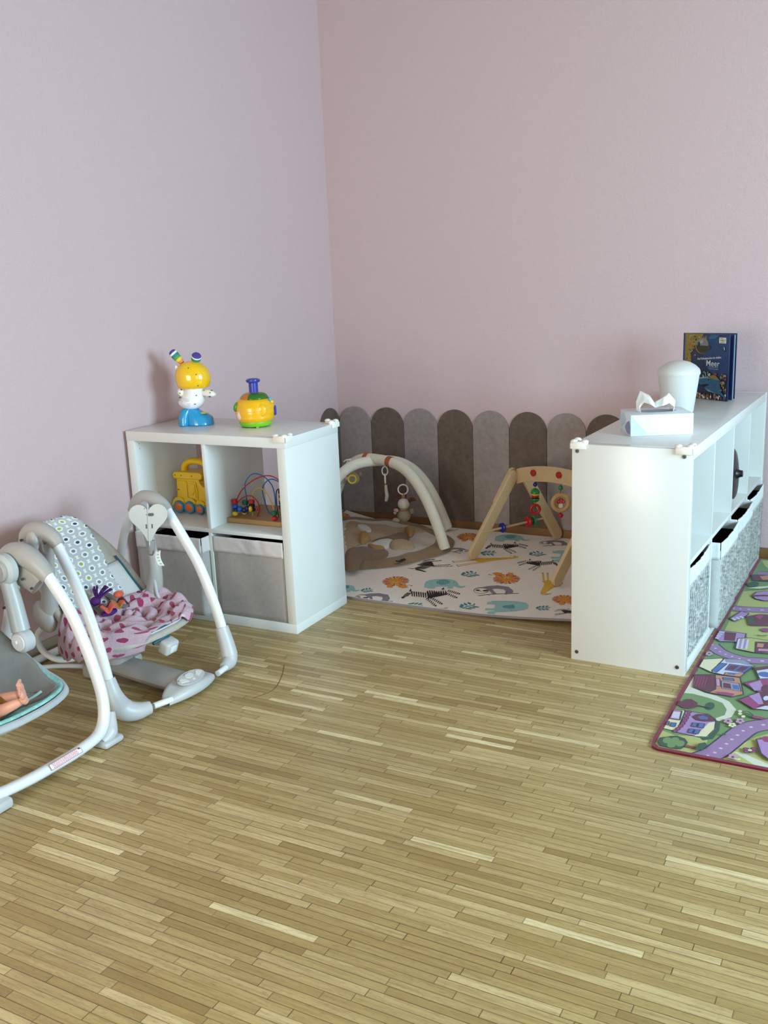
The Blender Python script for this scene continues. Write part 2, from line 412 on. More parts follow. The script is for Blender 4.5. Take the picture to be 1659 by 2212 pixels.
# ------------------------------------------------------------------ felt fence panels on the wall
M_FL = felt('light grey felt', '#857A76', '#A99D99'); M_FD = felt('dark taupe felt', '#5A4D45', '#796A60')
PWID = .1995
def felt_panel(k, dark, side=False):
    w_ = PWID-.0016; h = .5895; r = w_/2
    P = [(0, 0), (w_, 0)] + [(r+r*math.cos(a), h-r+r*math.sin(a)) for a in (PI*i/22 for i in range(23))]
    b = MB()
    if side: b.prism(P, lambda u, v, q: (q, -.001-u, .048+v), .009)
    else: b.prism(P, lambda u, v, q: (.009+k*PWID+u, -q, .048+v), .009)
    o = b.build('felt_panel', M_FD if dark else M_FL, sharp=30)
    k2 = o.modifiers.new('soft edge', 'BEVEL'); k2.width = .002; k2.segments = 2; k2.limit_method = 'ANGLE'
    return o
ordn = ['first', 'second', 'third', 'fourth']
for k in range(8):
    dark = k % 2 == 1
    lab = ('dark taupe' if dark else 'light grey') + ' arched felt wall panel on the back wall, ' + ordn[k//2] + (' dark' if dark else ' light') + ' one from the corner'
    tag(felt_panel(k, dark), lab, 'wall panel', 'arched felt panels')
tag(felt_panel(0, True, True), 'dark taupe arched felt panel on the left wall, beside the corner', 'wall panel', 'arched felt panels')
# ------------------------------------------------------------------ cube shelves
AX, AY, AR = .0165, -1.6693, .0215
BX, BY, BR = 1.8155, -1.4815, -.0126
CELL, T, D_ = .335, .016, .03815
def cube_shelf(M, nx, label, endfull, dep=.39):
    loc = M @ Vector((0, 0, 0)); t = thing('cube_shelf', loc, label, 'shelf')
    Wd = 2*D_+nx*CELL+(nx-1)*T; H = .765; mid = D_+CELL+.0005
    if endfull:
        for x in (0, Wd-D_): MB(M).box(x, x+D_, 0, dep, 0, H, .0012).build('side_panel', M_LAM, t)
        MB(M).box(D_, Wd-D_, 0, dep, H-D_, H, .0012).build('top_panel', M_LAM, t)
        MB(M).box(D_, Wd-D_, 0, dep, 0, D_, .0012).build('bottom_panel', M_LAM, t)
    else:
        for x in (0.0008, Wd-D_-.0008): MB(M).box(x, x+D_, .0005, dep-.0005, D_, H-D_, .0012).build('side_panel', M_LAM, t)
        MB(M).box(0, Wd, 0, dep, H-D_, H, .0012).build('top_panel', M_LAM, t)
        MB(M).box(0, Wd, 0, dep, 0, D_, .0012).build('bottom_panel', M_LAM, t)
    MB(M).box(D_, Wd-D_, .002, dep-.002, mid, mid+T, .0008).build('shelf_board', M_LAM, t)
    for i in range(1, nx):
        x = D_+i*CELL+(i-1)*T
        for z0, z1 in ((D_, mid), (mid+T, H-D_)): MB(M).box(x, x+T, .002, dep-.002, z0, z1, .0008).build('divider', M_LAM, t)
    return t
MA = TR(AX, AY, 0, AR)
shA = cube_shelf(MA, 2, 'small white two by two cube shelf in the left corner carrying two toys', False)
# the long shelf: its long front faces the right, so local x runs into the room depth
MBs = TR(BX, BY, 0, BR) @ Matrix(((0, -1, 0, .39), (1, 0, 0, 0), (0, 0, 1, 0), (0, 0, 0, 1)))
# local (a along depth, b from the open front leftwards, z)
shB = cube_shelf(MBs, 4, 'long white four by two cube shelf standing out from the back wall', True)
M_SC = mat('dark screw cap', '#55585A', .35, metal=.5)
for b, z in ((.022, .742), (.372, .742), (.024, .03), (.370, .03)):
    s = MB(MBs).cyl((-.0008, b, z), .0068, .0025, 'x', 20, 0, .0006).cyl((-.0022, b, z), .003, .0012, 'x', 6, 1).build('screw_cap', [M_SC, M_BLK], shB)
for x, y in ((.06, .05), (.06, .06)): pass
for z in (.71, .69): MB(MA).cyl((D_+.0002, .03, z), .0022, .0012, 'x', 10).build('peg_hole', M_BLK, shA)

M_PROT = mat('white rubber', '#EDE9E2', .5, bump=.0003)
def protector(M, sx, sy, label):
    """soft L-shaped corner guard with three rounded lobes, open side inwards"""
    P = []
    for c in ((-.004, -.004), (.042, -.004), (-.004, .042)):
        pass
    b = MB(M @ Matrix.Diagonal((sx, sy, 1, 1)))
    for c0, c1 in (((0, 0), (.036, 0)), ((0, 0), (0, .036))):
        b.prism(cap(*c0, *c1, .026, .022), lambda u, v, q: (u, v, -.001+q), .0095)
    for c in ((0, 0), (.036, 0), (0, .036)): b.ball((*c, .008), (.0125, .0125, .007), 14)
    b.box(-.0125, .044, -.0125, -.006, -.017, .004, .003); b.box(-.0125, -.006, -.0125, .044, -.017, .004, .003)
    tag(b.build('corner_guard', M_PROT), label, 'corner guard', 'white corner guards on the shelves')
WA = 2*D_+2*CELL+T; WB = 2*D_+4*CELL+3*T
protector(MA @ TR(WA-.006, .006, .7655), -1, 1, 'white rubber corner guard on the front right corner of the small shelf')
protector(MA @ TR(WA-.006, .384, .7655), -1, -1, 'white rubber corner guard on the back right corner of the small shelf')
protector(MBs @ TR(.006, .384, .7655), 1, -1, 'white rubber corner guard on the left near corner of the long shelf')
protector(MBs @ TR(.006, .006, .7655), 1, 1, 'white rubber corner guard on the right near corner of the long shelf')

# ------------------------------------------------------------------ fabric storage boxes
def wrinkle(p, s=9, a=.003): return a*noise.noise(Vector(p)*s)
def fabric_bin(M, label, mband, mbody, group, seed, sag=0.0, strokes=False, cat='storage box'):
    """local: x 0..w, y 0 (front) .. d, z 0..h"""
    w_, d, h, th = .326, .36, .322, .004
    t = thing('storage_box', M @ Vector((w_/2, d/2, 0)), label, cat, group)
    hb = .062
    def dip(x): return -sag*math.sin(PI*min(1, max(0, x/w_)))
    def panel(x0, y0, x1, y1, z0, z1, nu, nv, mm, name, out=0.0, dipf=False):
        L = Vector((x1-x0, y1-y0, 0)); nr = Vector((L.y, -L.x, 0)).normalized()
        def fn(a, c):
            zz = z0+(z1-z0)*c; x = x0+(x1-x0)*a
            if dipf and z1 > h-.01: zz += dip(x0+(x1-x0)*a)*c if y0 == y1 else 0
            wv = (wrinkle((a*7+seed, zz*9, seed), 1.4, .0035) if dipf else wrinkle((a*2+seed, zz*6, seed), 1.0, .002))*math.sin(PI*min(1, max(0, a)))
            return Vector((x, y0+(y1-y0)*a, zz))+nr*(out+wv)
        b = MB(M); b.grid(fn, nu, nv); return b
    bt = .0
    b = MB(M)
    for (x0, y0, x1, y1) in ((0, 0, w_, 0), (w_, 0, w_, d), (w_, d, 0, d), (0, d, 0, 0)):
        L = Vector((x1-x0, y1-y0, 0)); nr = Vector((L.y, -L.x, 0)).normalized()
        def fn(a, c, x0=x0, y0=y0, x1=x1, y1=y1, nr=nr):
            z = (h-hb*.5)*c; return Vector((x0+(x1-x0)*a, y0+(y1-y0)*a, z))+nr*wrinkle((a*2+seed, z*6, seed+y0), 1.0, .003)*math.sin(PI*a)
        b.grid(fn, 16, 14)
    b.box(.002, w_-.002, .002, d-.002, .001, .004)
    b.build('box_body', mbody, t, solid=.003)
    li = MB(M)
    for x0, x1, y0, y1 in ((.008, .009, .008, d-.008), (w_-.009, w_-.008, .008, d-.008), (.008, w_-.008, .008, .009), (.008, w_-.008, d-.009, d-.008)): li.box(x0, x1, y0, y1, .006, h-.03)
    li.box(.008, w_-.008, .008, d-.008, .005, .007); li.build('inner_shade', mat('painted bin shade', '#141414', .9), t)  # black inner faces added to paint the shade inside the box
    b = MB(M)
    for (x0, y0, x1, y1) in ((0, 0, w_, 0), (w_, 0, w_, d), (w_, d, 0, d), (0, d, 0, 0)):
        L = Vector((x1-x0, y1-y0, 0)); nr = Vector((L.y, -L.x, 0)).normalized()
        def fn(a, c, x0=x0, y0=y0, x1=x1, y1=y1, nr=nr):
            z = h-hb+hb*c
            if y0 == y1: z += dip(x0+(x1-x0)*a)*(.4+.6*c)
            return Vector((x0+(x1-x0)*a, y0+(y1-y0)*a, z))+nr*(.0035+wrinkle((a*13+c*3+seed, c*2+seed, y0), 1.0, .0045)*math.sin(PI*a))
        b.grid(fn, 40, 6)
    b.build('top_band', mband, t, solid=.003)
    if strokes:
        rnd = random.Random(seed); b = MB(M); n = 0
        for r in range(11):
            for c in range(11):
                x = .018+c*.0285+rnd.uniform(-.005, .005); z = .010+r*.0222+rnd.uniform(-.004, .004)
                k = rnd.random()
                if k < .3: pts = [(x, z), (x, z+rnd.uniform(.012, .021))]
                elif k < .6: pts = [(x, z), (x+.007, z+.006), (x+.003, z+.019)]
                elif k < .85: pts = [(x-.009, z), (x, z+.003), (x, z+.014), (x+.010, z+.018)]
                else: pts = [(x, z), (x+.009, z+.002)]
                b.flat(stroke(pts, rnd.uniform(.0045, .0065)), lambda u, v: (min(u, w_-.003), -.0062+wrinkle((u/w_*2+seed, v*6, seed), 1.0, .003)*0, v))
        b.build('leaf_print', mat('dark grey print ink', '#3A403E', .9), t)
    return t
M_BINF = fabric('grey beige bin fabric', '#A8A4A1'); M_BINB = fabric('pale bin band fabric', '#CFCBCA', .04)
zb = D_+.001
bin1 = fabric_bin(MA @ TR(D_+.004, -.045, zb), 'grey fabric storage box pulled forward in the lower left cube of the small shelf', M_BINB, M_BINF, 'plain grey storage boxes', 3)
bin2 = fabric_bin(MA @ TR(D_+CELL+T+.004, .006, zb), 'grey fabric storage box pushed flush in the lower right cube of the small shelf', M_BINB, M_BINF, 'plain grey storage boxes', 8)
M_BINP = fabric('light grey printed bin fabric', '#B9BCB8'); M_BINW = fabric('white bin band fabric', '#DADFE0', .03)
for i, (pull, sag, lab) in enumerate((( -.004, .012, 'patterned storage box in the nearest lower cube of the long shelf, not pulled out'),
        (.030, .010, 'patterned storage box sticking out furthest, second lower cube of the long shelf'),
        (.024, .010, 'patterned storage box in the third lower cube of the long shelf'),
        (.010, .010, 'patterned storage box in the last lower cube of the long shelf by the wall'))):
    fabric_bin(MBs @ TR(D_+i*(CELL+T)+.004, -pull+.004, zb), lab, M_BINW, M_BINP, 'black and white patterned storage boxes', 20+i*5, sag, True)

# round black object with a knob in the third upper cube of the long shelf
x3 = D_+2*(CELL+T)
t = thing('pot_lid', MBs @ Vector((x3+.10, .06, .39)), 'black round lid with a knob standing upright in the third upper cube', 'lid')
zc = .3895+.118
Ml = MBs @ Matrix.Translation((x3+.190, .036, zc-.006)) @ Matrix.Rotation(-.07, 4, 'X')
MB(Ml).lathe([(0, -.012), (.08, -.008), (.100, -.002), (.102, .002), (.096, .006), (.05, .014), (0, .016)], 40, Matrix.Rotation(PI/2, 4, 'X')).build('lid_disc', M_BLK, t)
MB(Ml).lathe([(.026, .010), (.018, .020), (.014, .030), (.013, .037), (0, .038)], 20, Matrix.Rotation(PI/2, 4, 'X')).build('knob', M_BLK, t)

# ------------------------------------------------------------------ things on the long shelf
ZT = .7655
# tissue box
MT = TR(1.961, -1.294, ZT, math.atan2(.098, .188))
t = thing('tissue_box', MT @ Vector((.106, .08, 0)), 'pale blue cardboard tissue box with a white tissue sticking up', 'tissue box')
M_TB = mat('pale blue white card', '#DCE6EE', .4, .02); M_TB2 = mat('powder blue print', '#BBD3E6', .4); M_TB3 = mat('pale pink print', '#E2D9E2', .4); M_TB4 = mat('slate blue print', '#7C90B4', .4)
b = MB(MT).box(0, .212, 0, .165, 0, .072, .0012)
f = lambda u, v: (u, -.0004, v)
b.flat([(.002, .068), (.002, .004), (.056, .004), (.045, .02), (.03, .036), (.016, .054), (.006, .068)], f, 1)
b.flat([(.086, .05), (.105, .035), (.118, .018), (.125, .004), (.105, .004), (.09, .02), (.075, .03), (.06, .036)], f, 2)
b.flat([(.15, .066), (.135, .05), (.13, .03), (.14, .004), (.17, .004), (.16, .03), (.165, .05), (.18, .068)], f, 2)
g = lambda u, v: (-.0004, u, v)
b.flat([(.004, .004), (.06, .004), (.09, .02), (.06, .04), (.02, .05), (.004, .03)], g, 3)
b.flat([(.09, .03), (.16, .01), (.16, .05), (.12, .066), (.08, .05)], g, 1)
hole = ell(.106, .082, .07, .03, 28)
b.flat(hole, lambda u, v: (u, v, .0724), 4)
b.build('carton', [M_TB, M_TB2, M_TB3, M_TB4, mat('box opening', '#9AA3AC', .8)], t, sharp=30)
M_TIS = mat('white tissue paper', '#F2F2F0', .9, .01, sss=.2)
b = MB(MT @ Matrix.Translation((.098, .082, .071)))
rt = [(-.060, 0, 0), (-.058, .03, .024), (-.044, .070, .012), (-.020, .058, -.018), (.004, .026, .016), (.028, .046, -.014), (.056, .058, .018), (.072, .034, -.008), (.070, .0, 0)]
def tfn(a, c):
    k = a*(len(rt)-1); i = min(int(k), len(rt)-2); q = k-i
    x = rt[i][0]+(rt[i+1][0]-rt[i][0])*q; h = rt[i][1]+(rt[i+1][1]-rt[i][1])*q; y = rt[i][2]+(rt[i+1][2]-rt[i][2])*q
    cc = c*2-1
    return Vector((x*(1-.15*abs(cc))+.004*noise.noise(Vector((a*6, c*5, 1))), y*(.5+.5*c)+cc*.026*(1-.3*abs(math.sin(a*9)))+.004*noise.noise(Vector((a*9, c*7, 4))), h*(1-.55*abs(cc)**1.3)+.002))
b.grid(tfn, 40, 12).build('tissue', M_TIS, t, solid=.0006, sharp=60)

# wipes tub
M_FROST = mat('frosted translucent plastic', '#EFEEEA', .4, .01, trans=.3, spec=.35, sss=.1)
t = thing('wipes_tub', (1.99, -.72, ZT), 'frosted white plastic dispenser tub with a domed lid', 'tub')
MW = Matrix.Translation((1.99, -.715, ZT))
MB(MW).lathe([(0, .001), (.057, .001), (.0595, .006), (.0775, .143), (.0785, .150), (.0775, .153), (.075, .150), (.057, .009), (0, .006)], 40).build('tub_body', M_FROST, t)
MB(MW).lathe([(.080, .148), (.0815, .152), (.0805, .162), (.077, .170), (.062, .184), (.042, .195), (.020, .201), (0, .202)], 40).lathe([(.077, .151), (.075, .168), (.058, .182), (.03, .194), (0, .198)], 40).build('domed_lid', M_FROST, t)
MB(MW @ Matrix.Translation((.012, -.010, .170)) @ Matrix.Rotation(.35, 4, 'Z')).lathe([(0, .024), (.026, .021), (.041, .008), (.044, -.004)], 28, None, 0, None, 1, .9).build('lid_flap', M_FROST, t)
MB(MW).lathe([(.018, .012), (.049, .012), (.054, .05), (.050, .10), (.018, .10), (.018, .012)], 28).build('paper_roll', M_TIS, t)

# picture book, standing ajar
S0, P1, P2 = Vector((1.912, -.248, 0)), Vector((2.117, -.377, 0)), Vector((2.130, -.292, 0))
BH = .272
t = thing('picture_book', (2.03, -.3, ZT), 'dark blue board book with a shark on the cover, standing ajar', 'book')
def leaf(name, a, b_, th, mats, off=(0, 0, 0), h=BH):
    d = (b_-a).normalized(); n = Vector((d.y, -d.x, 0)); L = (b_-a).length
    M = Matrix(((d.x, n.x*-1, 0, a.x+off[0]), (d.y, n.y*-1, 0, a.y+off[1]), (0, 0, 1, ZT+.0005), (0, 0, 0, 1)))
    return MB(M), L, M
M_NAVY = mat('navy card', '#16264C', .3, .05); M_PG = mat('page edges', '#9DB0BC', .6)
b, L, MC = leaf('front_cover', S0, P1, .003, None)
seaN = mat('deep sea blue ink', '#152849', .3, .2, 18, coat=.3)
INK = [seaN] + [mat(n, c, .35, .12, 60) for n, c in (('ochre coral ink', '#8E7A34'), ('dark seaweed ink', '#1E3A34'), ('yellow coral ink', '#A88F22'), ('pale coral ink', '#98A391'), ('olive diving bell ink', '#3A3A20'), ('grey glass ink', '#7C7E88'), ('shark blue ink', '#2F6480'), ('shark pale ink', '#7FA3AE'), ('white ink', '#D9DDD2'), ('coral red ink', '#9C4A2C'), ('mid sea blue ink', '#294572'), ('black ink', '#07101C'))]
b.box(0, L, 0, .004, 0, BH, .0006)
lay = [0]
def ink(poly, i):
    lay[0] += 1; o_ = -.0003-lay[0]*.00003
    b.flat([(u*L, v*BH) for u, v in poly], lambda u, v: (min(max(u, .001), L-.001), o_, min(max(v, .001), BH-.001)), i)
ink([(.42, .98), (1, .98), (1, .4), (.8, .3), (.5, .5), (.38, .75)], 11)
ink([(0, 1), (.42, 1), (.36, .9), (.3, .86), (.2, .8), (.14, .68), (.16, .58), (.05, .55), (0, .6)], 1)
rb = random.Random(3)
for _ in range(46):
    u, v = rb.uniform(0, .22)+rb.random()**3*.1, rb.uniform(.5, .99); a = rb.uniform(0, PI)
    ink(ell(u, v, rb.uniform(.012, .03), rb.uniform(.005, .012), 8, a), rb.choice([2, 3, 2, 4, 1, 3, 10]))
for _ in range(16): ink(ell(rb.uniform(.1, .5), rb.uniform(.88, .99), rb.uniform(.015, .04), .008, 8, rb.uniform(0, PI)), rb.choice([1, 3, 4, 1]))
ink([(.55, .93), (.6, .99), (.78, .99), (.7, .93)], 7)
ink(ell(.40, .82, .155, .125, 28), 1); ink(ell(.41, .82, .145, .118, 28), 5)
ink([(.27, .82)]+[(.41+.14*math.cos(a), .83+.105*math.sin(a)) for a in (PI-PI*i/14 for i in range(15))]+[(.55, .82)], 6)
ink(ell(.56, .80, .035, .03, 12), 5); ink(ell(.38, .875, .05, .025, 12, .4), 4); ink(ell(.33, .84, .03, .04, 10), 2)
ink(rrect(.78, .935, .87, .955, .012), 9); ink(rrect(.795, .86, .938, .944, .001), 12); ink(rrect(.8, .91, .878, .884, .001), 12)
ink(ell(.905, .78, .02, .035, 12, .5), 12); ink(ell(.9, .79, .008, .03, 8, .4), 9); ink(cap(.73, .825, .78, .81, .012), 7)
for _ in range(60):
    u, v = rb.uniform(.2, .98), rb.uniform(0, .09); ink(ell(u, v, rb.uniform(.008, .02), rb.uniform(.012, .03), 8), rb.choice([10, 1, 4, 9, 3, 10]))
for _ in range(30): ink(ell(rb.uniform(.84, .97), rb.uniform(.15, .42), rb.uniform(.01, .025), rb.uniform(.01, .022), 8), rb.choice([10, 1, 3, 2, 4]))
for _ in range(14): ink(ell(rb.uniform(.4, .62), rb.uniform(.32, .42), .02, .01, 8, rb.uniform(0, PI)), rb.choice([4, 2, 4, 9]))
ink([(.6, .36), (.68, .385), (.76, .37), (.84, .31), (.78, .29), (.65, .33)], 1); ink(ell(.735, .40, .03, .02, 10), 10)
ink([(.28, .30), (.4, .335), (.56, .345), (.68, .33), (.78, .31), (.86, .325), (.83, .28), (.86, .2), (.87, .14), (.99, .06), (.99, .03), (.84, .1), (.72, .1), (.6, .13), (.5, .175), (.54, .2), (.6, .225), (.45, .21), (.36, .23), (.3, .26)], 7)
ink([(.28, .30), (.4, .335), (.56, .345), (.66, .333), (.5, .325), (.4, .31)], 8)
ink([(.41, .215), (.5, .235), (.6, .24), (.58, .215), (.5, .2), (.44, .195)], 12); ink([(.5, .175), (.6, .15), (.74, .115), (.6, .125)], 8)
ink(ell(.585, .305, .02, .008, 10), 12); ink([(.62, .12), (.55, .085), (.52, .07), (.66, .1)], 12)
b.build('front_cover', INK, t, sharp=30)
def on_cover(u, v, rot=0): return MC @ Matrix.Translation((u*L, -.0032, v*BH)) @ Matrix.Rotation(PI/2, 4, 'X') @ Matrix.Rotation(rot, 4, 'Z')
M_WI = mat('white lettering', '#E4E8E6', .4)
text_mesh('Meer', .034, on_cover(.66, .555), M_WI, 'title_lettering', t, .0002)
text_mesh('Auf Schatzsuche im tiefen', .0125, on_cover(.575, .635, .1), M_WI, 'subtitle_lettering', t, .0002)
text_mesh('WELT', .0115, on_cover(.86, .912), mat('olive lettering', '#5E6B2A', .4), 'badge_lettering', t, .0002)
for v in (.497, .470): MB(MC).flat(rrect(.56*L, .79*L, v*BH, (v+.010)*BH, .0005), lambda u, w_: (u, -.0032, w_)).build('small_print', mat('grey print', '#8D97A6', .5), t)
for k, (end, hh) in enumerate(((Vector((2.126, -.338, 0)), BH-.002), (P2, BH))):
    bb, LL, _ = leaf('x', S0, end, .003, None, (0, .004))
    bb.box(0, LL, 0, .004, 0, hh, .0005); bb.build('page' if k == 0 else 'back_cover', M_NAVY, t)
bb, LL, _ = leaf('x', S0, Vector((2.1275, -.318, 0)), .003, None, (0, .004)); bb.box(0, LL, 0, .003, 0, BH-.004, .0005).build('page', M_PG, t)
MB().cyl((1.911, -.244, ZT+BH/2+.0005), .007, BH, 'z', 16).build('spine', M_NAVY, t)
bb, LL, MD = leaf('x', S0, P2, .003, None, (0, .004)); bb.flat(ell(LL-.03, .03, .004, .004, 14), lambda u, v: (u, -.0008, v)); bb.build('white_dot', M_WI, t)

# ------------------------------------------------------------------ toys on the small shelf (built facing the room, turned to the camera side)
MR = TR(.206, -1.452, ZT, .50)
t = thing('robot_toy', (.206, -1.452, ZT), 'yellow headed dancing toy with striped bunny ears and blue shoes', 'toy')
M_YEL = plastic('glossy yellow plastic', '#F0BE0E', .18, coat=.6); M_WHT = plastic('glossy white plastic', '#EDEDF0', .2, coat=.5); M_BLU = plastic('glossy blue plastic', '#1C93C8', .2, coat=.6)
def loft(b, secs, seg=28, mi=0, ex=2.0):
    """secs: (z, cx, cy, rx, ry)"""
    rings = []
    for z, cx, cy, rx, ry in secs:
        ring = []
        for j in range(seg):
            a = 2*PI*j/seg; c, s_ = math.cos(a), math.sin(a)
            ring.append(b.bm.verts.new(Vector((cx+rx*math.copysign(abs(c)**(2/ex), c), cy+ry*math.copysign(abs(s_)**(2/ex), s_), z))))
        rings.append(ring)
    fs = []
    for A, B in zip(rings, rings[1:]):
        for j in range(seg): fs.append(b.bm.faces.new((A[j], A[(j+1) % seg], B[(j+1) % seg], B[j])))
    fs.append(b.bm.faces.new(rings[0][::-1])); fs.append(b.bm.faces.new(rings[-1]))
    b._fin([v for r in rings for v in r], fs, mi); return b
b = MB(MR)
loft(b, [(0, -.046, .004, .026, .05), (.004, -.046, .004, .028, .054), (.03, -.045, .0, .027, .048), (.05, -.04, -.004, .026, .04), (.064, -.034, -.005, .024, .034), (.071, -.028, -.005, .018, .028)])
loft(b, [(0, .014, 0, .057, .05), (.004, .014, 0, .059, .053), (.03, .013, 0, .056, .049), (.043, .005, 0, .047, .044), (.052, -.006, 0, .036, .04), (.064, -.013, 0, .028, .035), (.072, -.016, 0, .02, .028)])
b.build('shoes', M_BLU, t)
MB(MR).ball((.036, -.02, .0495), (.016, .012, .004), 14).build('shoe_buckle', mat('lime plastic', '#C5C24A', .3), t)
b = MB(MR); loft(b, [(.066, -.014, 0, .026, .026), (.074, -.014, 0, .042, .04), (.088, -.014, 0, .053, .05), (.1, -.012, 0, .055, .052), (.115, -.006, 0, .046, .044), (.13, -.001, 0, .04, .038), (.152, 0, 0, .037, .035)])
b.build('torso', M_WHT, t)
b = MB(MR)
for r in (.006, .012, .017, .022):
    n = int(r*900)
    for k in range(n):
        a = 2*PI*k/n; x, z = -.032+r*math.cos(a), .093+r*math.sin(a)
        yy = -.0515*math.sqrt(max(0, 1-((x+.013)/.056)**2-((z-.1)/.05)**2*.35)); b.cyl((x, yy, z), .0008, .003, (0, -1, 0), 6)
b.build('speaker_grille', mat('grille grey', '#5B5B60', .6), t)
b = MB(MR); loft(b, [(.150, .002, 0, .03, .03), (.1515, .002, 0, .055, .05), (.156, .002, 0, .062, .056), (.168, .002, 0, .0685, .062), (.187, .002, 0, .0715, .064), (.208, .001, 0, .070, .063), (.230, -.001, 0, .062, .058), (.247, -.003, 0, .047, .046), (.257, -.004, 0, .028, .03), (.261, -.004, 0, .010, .012)], 32, 0, 2.15)
b.build('head', M_YEL, t)
for x, z, yy in ((-.004, .237, -.05), (.026, .21, -.056), (.03, .165, -.055), (.016, .124, -.036), (.01, .09, -.047)): MB(MR).cyl((x, yy, z), .0022, .009, (0, -1, 0), 10).build('screw_hole', M_BLK, t)
RB = [mat('rainbow '+n, c, .7) for n, c in (('red', '#B82B22'), ('orange', '#D98E3C'), ('yellow', '#E5C24E'), ('green', '#4E9B3B'), ('teal', '#1F7F86'), ('white', '#EFEDE8'), ('purple', '#4A3E93'))]
def ear(base, tip, r, name):
    d = Vector(tip)-Vector(base); Mx = MR @ Matrix.Translation(base) @ d.normalized().to_track_quat('Z', 'Y').to_matrix().to_4x4(); h = d.length
    pr = [(0, 0), (.006, 0), (r*.6, h*.16), (r*.8, h*.3), (r*.93, h*.45), (r, h*.6), (r*1.02, h*.75), (r*.98, h*.86), (r*.8, h*.96), (r*.4, h), (0, h)]
    MB(Mx).lathe(pr, 24, None, 0, [0, 0, 1, 2, 3, 4, 5, 6, 6, 6]).build(name, RB, t)
ear((-.032, 0, .246), (-.078, -.004, .305), .0165, 'ear'); ear((.014, 0, .246), (.030, -.03, .288), .0195, 'ear')
b = MB(MR)
M_CLO = [mat('white spotted fabric', '#E8E6DC', .85), RB[4], RB[1], RB[6], RB[3]]
def arm(p0, p1, r):
    b = MB(MR); b.tube([p0, Vector(p0).lerp(Vector(p1), .5), p1], [r*.8, r*1.15, r*1.3, r*1.15, r*.4], 16)
    rr_ = random.Random(int(p1[0]*1000)); d = (Vector(p1)-Vector(p0))
    for k in range(10):
        q = Vector(p0)+d*rr_.uniform(.2, .9); a = rr_.uniform(0, 2*PI); n = Vector((-d.z*.0, math.sin(a), math.cos(a))).normalized()
        b.cyl(q+n*r*1.18, .0035, .003, n, 4 if k % 2 else 10, 1+k % 4)
    b.build('arm', M_CLO, t)
arm((.03, -.004, .134), (.092, -.028, .123), .0125); arm((-.036, 0, .14), (-.066, .0, .13), .0155)
MB(MR).box(-.069, -.055, -.004, .006, .228, .246, .003).build('side_tab', M_WHT, t)

# round popper toy
MH = TR(.483, -1.42, ZT, .50)
t = thing('popper_toy', (.483, -1.42, ZT), 'round yellow honey pot shaped toy with a blue push button on a green base', 'toy')
M_PY = plastic('golden yellow plastic', '#EDB205', .25, coat=.4); M_LIME = plastic('lime green plastic', '#78BE2A', .3); M_PBL = plastic('royal blue plastic', '#2E3A9C', .25)
MB(MH).lathe([(0, 0), (.045, 0), (.06, .004), (.0665, .014), (.066, .022), (0, .022)], 36).box(.008, .018, -.062, -.054, -.0, .006).build('base', M_LIME, t)
MB(MH).lathe([(.064, .021), (.07, .026), (.0765, .036), (.0775, .0385), (.0765, .042), (.080, .055), (.0805, .063), (.079, .066), (.0798, .075), (.078, .085), (.0755, .0895), (.0748, .0935), (.071, .102), (.063, .110), (.052, .112)], 40).build('pot', M_PY, t)
MB(MH).lathe([(.057, .110), (.0555, .118), (.046, .128), (.032, .1335), (.018, .136), (0, .136)], 40).build('dome', [plastic('amber dome', '#B97A12', .15)], t)
b = MB(MH)
b.grid(lambda a, c: Vector(((.0575-.0*c)*math.cos(-1.9+a*1.9)*(1-.55*c**1.6), .0575*math.sin(-1.9+a*1.9)*(1-.55*c**1.6), .111+.0235*math.sin(c*PI/2))), 12, 8).build('green_window', plastic('green dome', '#2F6B1E', .15), t, solid=.001)
MB(MH).lathe([(0, .134), (.0185, .134), (.0185, .173), (.026, .176), (.0285, .181), (.0275, .186), (.018, .190), (0, .191)], 28).build('push_button', M_PBL, t)
MB(MH).ball((-.069, -.032, .083), (.011, .012, .02), 14, 0, Matrix.Rotation(.3, 3, 'Y')).build('leaf', plastic('leaf green', '#4E8F2B', .3), t)
MB(MH).ball((.066, -.030, .108), (.006, .006, .011), 12, 0).ball((.073, -.03, .098), (.0075, .0075, .0075), 12, 1).build('side_knob', [plastic('cyan', '#3FA5C0', .3), M_YEL], t)
MB(MH).cyl((.080, .0, .06), .02, .008, 'x', 24, 0, .002).build('side_dial', M_PBL, t)
MB(MH).ball((.034, -.0665, .070), (.0205, .009, .026), 18).build('front_boss', M_PY, t)
MB(MH).ball((-.055, -.052, .052), (.013, .009, .019), 16, 0).build('relief_boss', plastic('pale pink relief', '#D2B3A8', .35), t)

# ------------------------------------------------------------------ toys inside the small shelf
ZS = D_+CELL+.0005+T+.0008
MK = MA @ TR(.066, .190, ZS, .03)
t = thing('toy_truck', MK @ Vector((.1, .03, 0)), 'yellow plastic toy train wagon with a carrying handle and orange hubbed wheels', 'toy train')
M_TY = mat('matte yellow plastic', '#DDB310', .38, .03, 20, coat=.2); M_TB_ = plastic('tyre blue', '#3E7FA0', .4); M_TO = plastic('hub orange', '#D4672A', .4)
